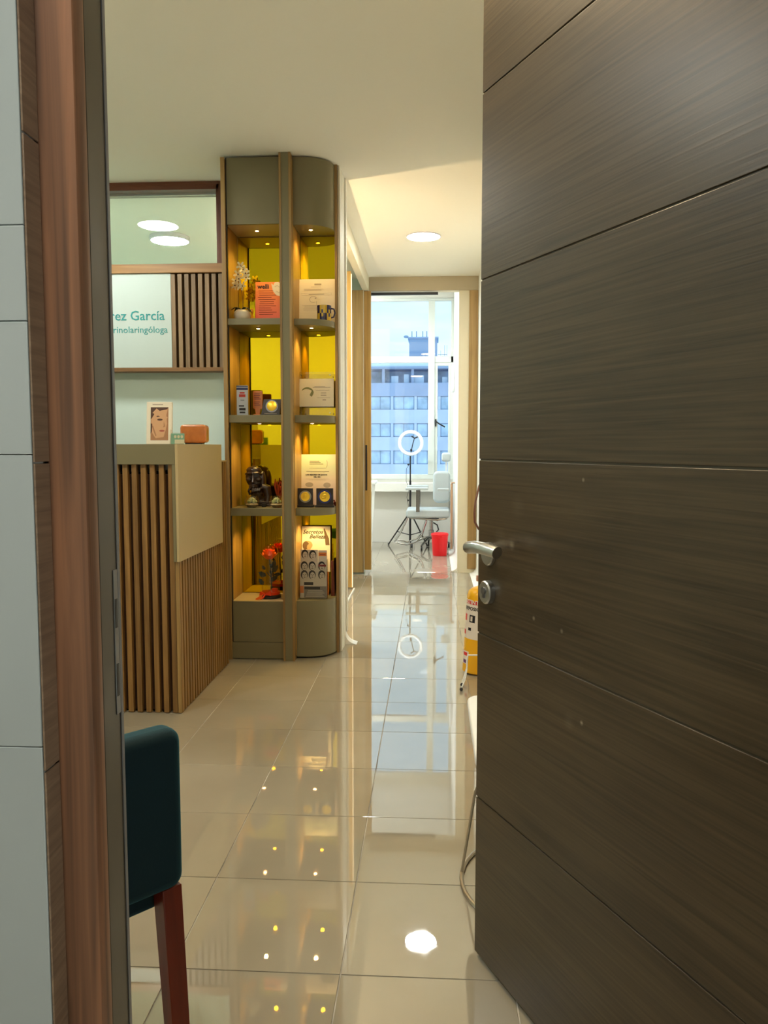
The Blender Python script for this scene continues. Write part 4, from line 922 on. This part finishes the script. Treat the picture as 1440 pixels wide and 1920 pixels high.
for a, q_ in ((PI*.96, .27), (-PI*.1, .22), (PI*.5, .2)):
    fx, fy = hub[0]+q_*cos(a), hub[1]+q_*sin(a)
    l_ = obj('leg', MB().tube([hub, (fx, fy, .012)], .0085, 8), M_black, rl)
    obj('brace', MB().tube([(hub[0], hub[1], .13), (hub[0]+q_*.6*cos(a), hub[1]+q_*.6*sin(a), .17)], .006, 6), M_black, l_)
    obj('foot', MB().ball((fx, fy, .013), .0125, 8, 6), M_black, l_)
obj('cable', MB().tube([(cx-.005, yy-.01, 1.02), (cx-.05, yy-.01, .95), (cx-.055, yy-.01, .80), (cx-.02, yy-.01, .70), (cx-.045, yy-.01, .6), (cx-.02, yy-.01, .45)], .0028, 6), M_black, rl)
# bucket
bq = thing('bucket', 'red plastic waste bin with folded rim on the end room floor', 'bin', (.092, 9.00, 0))
obj('body', MB().lathe([(.078, .001), (.080, .006), (.093, .225), (.099, .226), (.100, .243), (.096, .246), (.091, .243), (.077, .010), (.0001, .008)], (0, 0, 0), 32), M_red, bq, world=False)
obj('handle', MB().box(-.006, .006, -.103, -.088, .05, .236).box(-.025, .025, -.106, -.095, .205, .24), M_red, bq, world=False, bevel=.002)
obj('lid', MB().lathe([(.094, .238), (.090, .252), (.0001, .256)], (0, 0, 0), 32), M_red, bq, world=False)
# tall wooden board, wall dispenser, white desk
t = thing('desk', 'small wall desk with tan wooden upright beside the treatment chair', 'desk', (.228, 9.2, 0))
obj('upright', MB().box(.214, .2395, 9.19, 9.22, .045, .80), M_deskwood, t, bevel=.008, bseg=3)
obj('desktop', MB().box(.222, .2605, 9.17, 9.24, .8005, .815), M_deskwood, t, bevel=.003)
tag(obj('dispenser', MB().prism(rrect(9.50, 9.72, 1.86, 2.17, .07), .225, .2615, 'x'), M_whitepl, bevel=.008), 'white rounded unit fixed to the end room wall by the window', 'dispenser')
t = thing('desk', 'white desk corner showing past the far sliding door', 'desk', (-1.1, 9.4, 0))
obj('desktop', MB().box(-1.5, -.652, 9.25, 9.70, .785, .81), M_whitepl, t, bevel=.003)
obj('leg', MB().prism([(-.72, .0), (-.70, .0), (-.657, .785), (-.69, .785)], 9.30, 9.33), M_whitepl, t)
obj('leg', MB().prism([(-1.40, .0), (-1.38, .0), (-1.40, .785), (-1.44, .785)], 9.30, 9.33), M_whitepl, t)

# ------------------------------------------------------------------ fire extinguisher, wire things and seat by the door
ex = thing('fire_extinguisher', 'yellow fire extinguisher with printed labels on the floor', 'extinguisher', (.249, 4.31, 0), rot=(0, .058, 0))
R_ = .080
obj('cylinder', MB().lathe([(.070, .0055), (.079, .010), (R_, .03), (R_, .42), (.074, .445), (.056, .463), (.030, .473), (.018, .476)], (0, 0, 0), 36), M_yel, ex, world=False)
obj('valve', MB().lathe([(.018, .470), (.018, .492), (.012, .496), (.012, .525)], (0, 0, 0), 16).box(-.012, .07, -.008, .008, .520, .532).box(-.012, .075, -.007, .007, .545, .553), M_steeldark, ex, world=False)
obj('valve_cap', MB().lathe([(.009, 0), (.011, .012), (.011, .03), (.0001, .034)], (-.028, 0, .500), 12), P('pinkish_cap', rgb(196, 150, 132), .4), ex, world=False)
def wrap(z0, z1, a0, a1, r, mat, name, mi=0):
    m = MB(); n_ = 16
    for i in range(n_):
        b0, b1 = a0+(a1-a0)*i/n_, a0+(a1-a0)*(i+1)/n_
        m.quad((r*cos(b0), r*sin(b0), z0), (r*cos(b1), r*sin(b1), z0), (r*cos(b1), r*sin(b1), z1), (r*cos(b0), r*sin(b0), z1))
    return obj(name, m, mat, ex, world=False)
lab = wrap(.195, .400, PI*1.02, PI*1.9, R_+.0006, P('label_white', rgb(222, 214, 205), .4), 'label')
M_lred = P('label_red', rgb(206, 34, 36), .4); M_lblk = P('label_black', rgb(22, 22, 30), .4)
wrap(.382, .400, PI*1.02, PI*1.9, R_+.0010, M_lred, 'label_band')
wrap(.290, .325, PI*1.01, PI*1.13, R_+.0010, M_lred, 'label_mark'); wrap(.215, .240, PI*1.01, PI*1.11, R_+.0010, M_lred, 'label_mark')
wrap(.285, .325, PI*1.22, PI*1.36, R_+.0010, M_lblk, 'label_picture'); wrap(.292, .318, PI*1.25, PI*1.30, R_+.0014, lab.data.materials[0], 'label_picture'); wrap(.240, .256, PI*1.20, PI*1.28, R_+.0010, M_lblk, 'label_picture')
wrap(.055, .125, PI*1.03, PI*1.26, R_+.0006, lab.data.materials[0], 'label_lower'); wrap(.100, .118, PI*1.08, PI*1.22, R_+.001, M_lred, 'label_mark'); wrap(.060, .078, PI*1.08, PI*1.24, R_+.001, P('label_violet', rgb(90, 40, 110), .4), 'label_mark')
def wraptext(s, size, z, a0, r, mat):
    me = text_mesh(s, size, extrude=.0003, bold=.0008)
    for v in me.vertices:
        a = a0+v.co.x/r; rr_ = r+v.co.z; zz = z+v.co.y; v.co = Vector((rr_*cos(a), rr_*sin(a), zz))
    me.materials.clear(); me.materials.append(mat); o = bpy.data.objects.new('lettering', me); C.objects.link(o); o.parent = ex; OFF[o.name] = OFF[ex.name].copy()
wraptext('EXTINTOR', .030, .372+.0125, PI*1.02, R_+.0014, lab.data.materials[0])
wraptext('(REPOSICION', .026, .350, PI*1.02, R_+.001, M_lblk)
# wire stand in front of it
t = thing('wire_stand', 'white wire stand with black-capped feet in front of the fire extinguisher', 'stand', (.27, 4.02, 0))
obj('wire', MB().tube([(.152, 3.965, .012), (.172, 4.0, .05), (.182, 4.03, .095), (.180, 4.03, .150), (.188, 4.03, .168), (.30, 4.03, .170), (.36, 4.03, .165), (.37, 4.03, .10), (.38, 3.99, .012)], .0036, 8), M_whitepl, t)
obj('wire', MB().tube([(.158, 4.045, .012), (.174, 4.07, .06), (.186, 4.08, .10), (.186, 4.08, .155), (.36, 4.08, .155), (.372, 4.075, .10), (.385, 4.06, .012)], .0036, 8), M_whitepl, t)
for p in ((.152, 3.965), (.158, 4.045), (.38, 3.99), (.385, 4.06)): obj('foot_cap', MB().ball((p[0], p[1], .010), (.0085, .0085, .0098), 10, 7), M_black, t)
# waiting seat
st = thing('waiting_stool', 'white topped seat on a wire ring base, half behind the door', 'stool', (.372, 2.19, 0))
obj('seat', MB().prism(rrect(.112, .632, 1.93, 2.475, .05), .425, .452, 'z'), M_whitepl, st, bevel=.006, bseg=3)
obj('seat_shell', MB().prism(rrect(.118, .626, 1.936, 2.469, .05), .385, .4245, 'z'), M_greypl, st, bevel=.004, bseg=3)
R2 = .283; cx, cyy = .372, 2.19
n_ = 48
obj('ring', MB().tube([(cx+R2*cos(2*PI*i/n_), cyy+R2*sin(2*PI*i/n_), .0065) for i in range(n_)], .006, 8, True), M_wire, st)
for k in range(9):
    a = PI+2*PI*k/9-.12
    obj('rod', MB().tube([(cx+R2*cos(a), cyy+R2*sin(a), .010), (cx+.252*cos(a-.14), cyy+.252*sin(a-.14), .23), (cx+.20*cos(a-.22), cyy+.20*sin(a-.22), .386)], .0042, 8), M_wire, st)
# brown cord on the wall
tag(obj('wall_cord', MB().tube([(.428, 6.9, .94), (.40, 6.88, .88), (.372, 6.86, .76), (.362, 6.86, .66), (.366, 6.86, .58), (.40, 6.87, .52), (.428, 6.88, .50)], .009, 8), M_brown), 'brown looped cord on the right corridor wall above the lever handle', 'cord')

# ------------------------------------------------------------------ teal chair
tc_ = thing('dining_chair', 'teal velvet upholstered chair with cherry legs just inside the doorway', 'chair', (-.786, 1.493, 0), .8327)
obj('backrest', MB().prism(rrect(-.21, .21, .360, .682, .028), -.22, -.160, 'y'), M_teal, tc_, world=False, bevel=.020, bseg=5)
obj('seat', MB().prism(rrect(-.21, .21, -.1595, .22, .03), .300, .385, 'z'), M_teal, tc_, world=False, bevel=.012, bseg=4)
for sx in (-1, 1):
    for sy in (-1, 1):
        if sy < 0:
            m = MB(); xo = sx*.185
            for (z, dy, w) in ((.362, 0, .021), (0, -.035, .018)):
                m.v += [Vector((xo-w, -.190+dy-w, z)), Vector((xo+w, -.190+dy-w, z)), Vector((xo+w, -.190+dy+w, z)), Vector((xo-w, -.190+dy+w, z))]
        else:
            m = MB(); xo = sx*.180
            for (z, dy, w) in ((.301, 0, .020), (0, .01, .015)):
                m.v += [Vector((xo-w, .185+dy-w, z)), Vector((xo+w, .185+dy-w, z)), Vector((xo+w, .185+dy+w, z)), Vector((xo-w, .185+dy+w, z))]
        m.f = [(0, 1, 2, 3), (7, 6, 5, 4), (0, 4, 5, 1), (1, 5, 6, 2), (2, 6, 7, 3), (3, 7, 4, 0)]; m.m = [0]*6
        obj('leg', m, M_cherry, tc_, world=False, bevel=.002)

# ------------------------------------------------------------------ the building across the street
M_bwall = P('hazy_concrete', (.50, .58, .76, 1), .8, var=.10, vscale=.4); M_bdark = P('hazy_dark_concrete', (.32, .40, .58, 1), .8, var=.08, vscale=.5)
M_bwin = P('building_glass', (.40, .54, .72, 1), .25, var=.35, vscale=.6); M_bframe = P('building_window_frame', (.20, .28, .42, 1), .5); M_bblock = P('roof_block_metal', (.24, .33, .50, 1), .7); M_broof = P('pale_roof', (.62, .74, .90, 1), .6)  # distance haze is put into the colours of all the building materials
BY = 90.0
bd = thing('office_building', 'hazy blue-grey office block seen through the end room window', 'building', (-3, BY, -22))
def bp(name, mb, m, **k): return obj(name, mb, m, bd, **k)
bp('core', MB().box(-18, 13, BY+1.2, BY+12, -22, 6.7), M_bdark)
zb = [(5.25, 6.72), (2.23, 3.72), (-.80, .70), (-3.83, -2.33), (-6.86, -5.36), (-9.9, -8.4)]
rows = [5.25, 3.72, 2.23, .69, -.80, -2.33, -3.83, -5.36]
walls = [(5.25, 6.72), (2.23, 3.72), (-.80, .69)]
for z0, z1 in ((5.25, 6.72), (2.23, 3.72), (-.80, .69)): pass
# window rows: v743-768, 794-819, 845-870  -> z 5.25..6.72, 2.23..3.71, -.80...69
winrows = [(5.25, 6.70), (2.23, 3.71), (-.80, .69)]
solids = [(6.72, 8.19), (3.72, 5.24), (.70, 2.22), (-6, -.81)]
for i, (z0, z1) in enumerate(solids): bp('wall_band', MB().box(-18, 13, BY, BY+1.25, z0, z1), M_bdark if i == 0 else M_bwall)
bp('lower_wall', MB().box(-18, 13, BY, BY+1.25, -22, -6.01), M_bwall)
per = 2.62; x_ = -18.0+.42
piers = MB()
while x_ < 12:
    pass
    for (z0, z1) in winrows:
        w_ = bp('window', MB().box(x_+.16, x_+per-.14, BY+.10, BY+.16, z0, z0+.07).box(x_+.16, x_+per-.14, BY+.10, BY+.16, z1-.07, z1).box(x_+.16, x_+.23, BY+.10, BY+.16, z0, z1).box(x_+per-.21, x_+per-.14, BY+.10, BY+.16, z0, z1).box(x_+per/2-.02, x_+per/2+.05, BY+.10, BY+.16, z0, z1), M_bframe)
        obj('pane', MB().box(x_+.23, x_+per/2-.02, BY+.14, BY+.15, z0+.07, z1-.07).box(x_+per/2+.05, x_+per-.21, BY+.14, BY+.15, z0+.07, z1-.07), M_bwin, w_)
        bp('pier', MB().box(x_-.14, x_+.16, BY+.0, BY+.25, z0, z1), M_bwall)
    x_ += per
bp('terrace_glass', MB().box(-18, 13, BY+3.0, BY+3.1, 8.19, 9.7), M_bwin)
for px in (-13, -10.5, -8.4, -5.45, -2.2, 1.9, 4.6, 8): bp('terrace_column', MB().box(px-.15, px+.15, BY+.3, BY+.7, 8.19, 9.72), M_bdark)
for px, w, z in ((-2.9, .55, 9.2), (-1.5, 1.1, 9.1), (-4.2, .8, 9.0), (1.4, .6, 8.9)): bp('terrace_screen', MB().box(px-w/2, px+w/2, BY+.9, BY+1.0, 8.25, z), M_broof)
bp('roof_slab', MB().box(-18.3, 13.3, BY-.3, BY+8, 9.72, 9.95), M_bblock)
bp('roof_fascia', MB().box(-18.2, 13.2, BY-.1, BY+7.8, 9.951, 10.4), M_broof)
rb = bp('plant_room', MB().box(-2.60, .52, BY+1, BY+5, 10.41, 13.15), M_bblock)
bp('plant_room_cap', MB().box(-2.75, .67, BY+.9, BY+5.1, 13.15, 13.32), M_bdark)
for px in (-2.3, -1.8, -1.1, -.65): bp('antenna', MB().box(px-.05, px+.05, BY+1, BY+1.1, 13.32, 13.95), M_bblock)
bp('satellite_dish', MB().ball((-2.95, BY+1, 13.35), (.28, .1, .16), 10, 6).box(-2.95, -2.7, BY+1, BY+1.06, 13.2, 13.25), M_bblock)
rl_ = MB()
for px in (.9, 1.35, 1.6): rl_.box(px-.02, px+.02, BY+1, BY+1.05, 10.4, 12.4 if px > 1 else 11.8)
rl_.box(.6, 1.6, BY+1, BY+1.05, 11.35, 11.40).box(.6, 1.6, BY+1, BY+1.05, 10.9, 10.94)
bp('railing', rl_, M_bframe)

# ------------------------------------------------------------------ warm lamps in the side room (they graze the corridor ceiling)
def warm(loc, e, r, aim=None):
    t = thing('table_lamp', 'warm small lamp in the side room left of the corridor', 'lamp', loc)
    obj('bulb', MB().ball((0, 0, 0), r, 14, 8), emit('warm_bulb', (1.0, .70, .38, 1), e/(4*PI*r*r)/PI), t, world=False)
    sh = MB(); n_ = 14; R = .11
    for i in range(n_):
        a0, a1 = PI*.60+PI*.95*i/n_, PI*.60+PI*.95*(i+1)/n_
        for (r0, z0), (r1, z1) in (((R*.5, -.10), (R, -.04)), ((R, -.04), (R, .12)), ((R, .12), (R*.55, .20)), ((R*.55, .20), (.004, .235))):
            sh.quad((r0*cos(a0), r0*sin(a0), z0), (r0*cos(a1), r0*sin(a1), z0), (r1*cos(a1), r1*sin(a1), z1), (r1*cos(a0), r1*sin(a0), z1))
    obj('added_half_shade', sh, M_greypl, t, world=False, sharp=80)  # unseen half shell, added to keep the warm light off the high window
    obj('stand', MB().tube([(0, 0, -loc[2]+.002), (0, 0, -r)], .008, 8).lathe([(.09, -loc[2]), (.09, -loc[2]+.012), (.01, -loc[2]+.02)], (0, 0, 0), 20), M_black, t, world=False)
warm((-1.25, 5.255, 1.75), 52, .035)
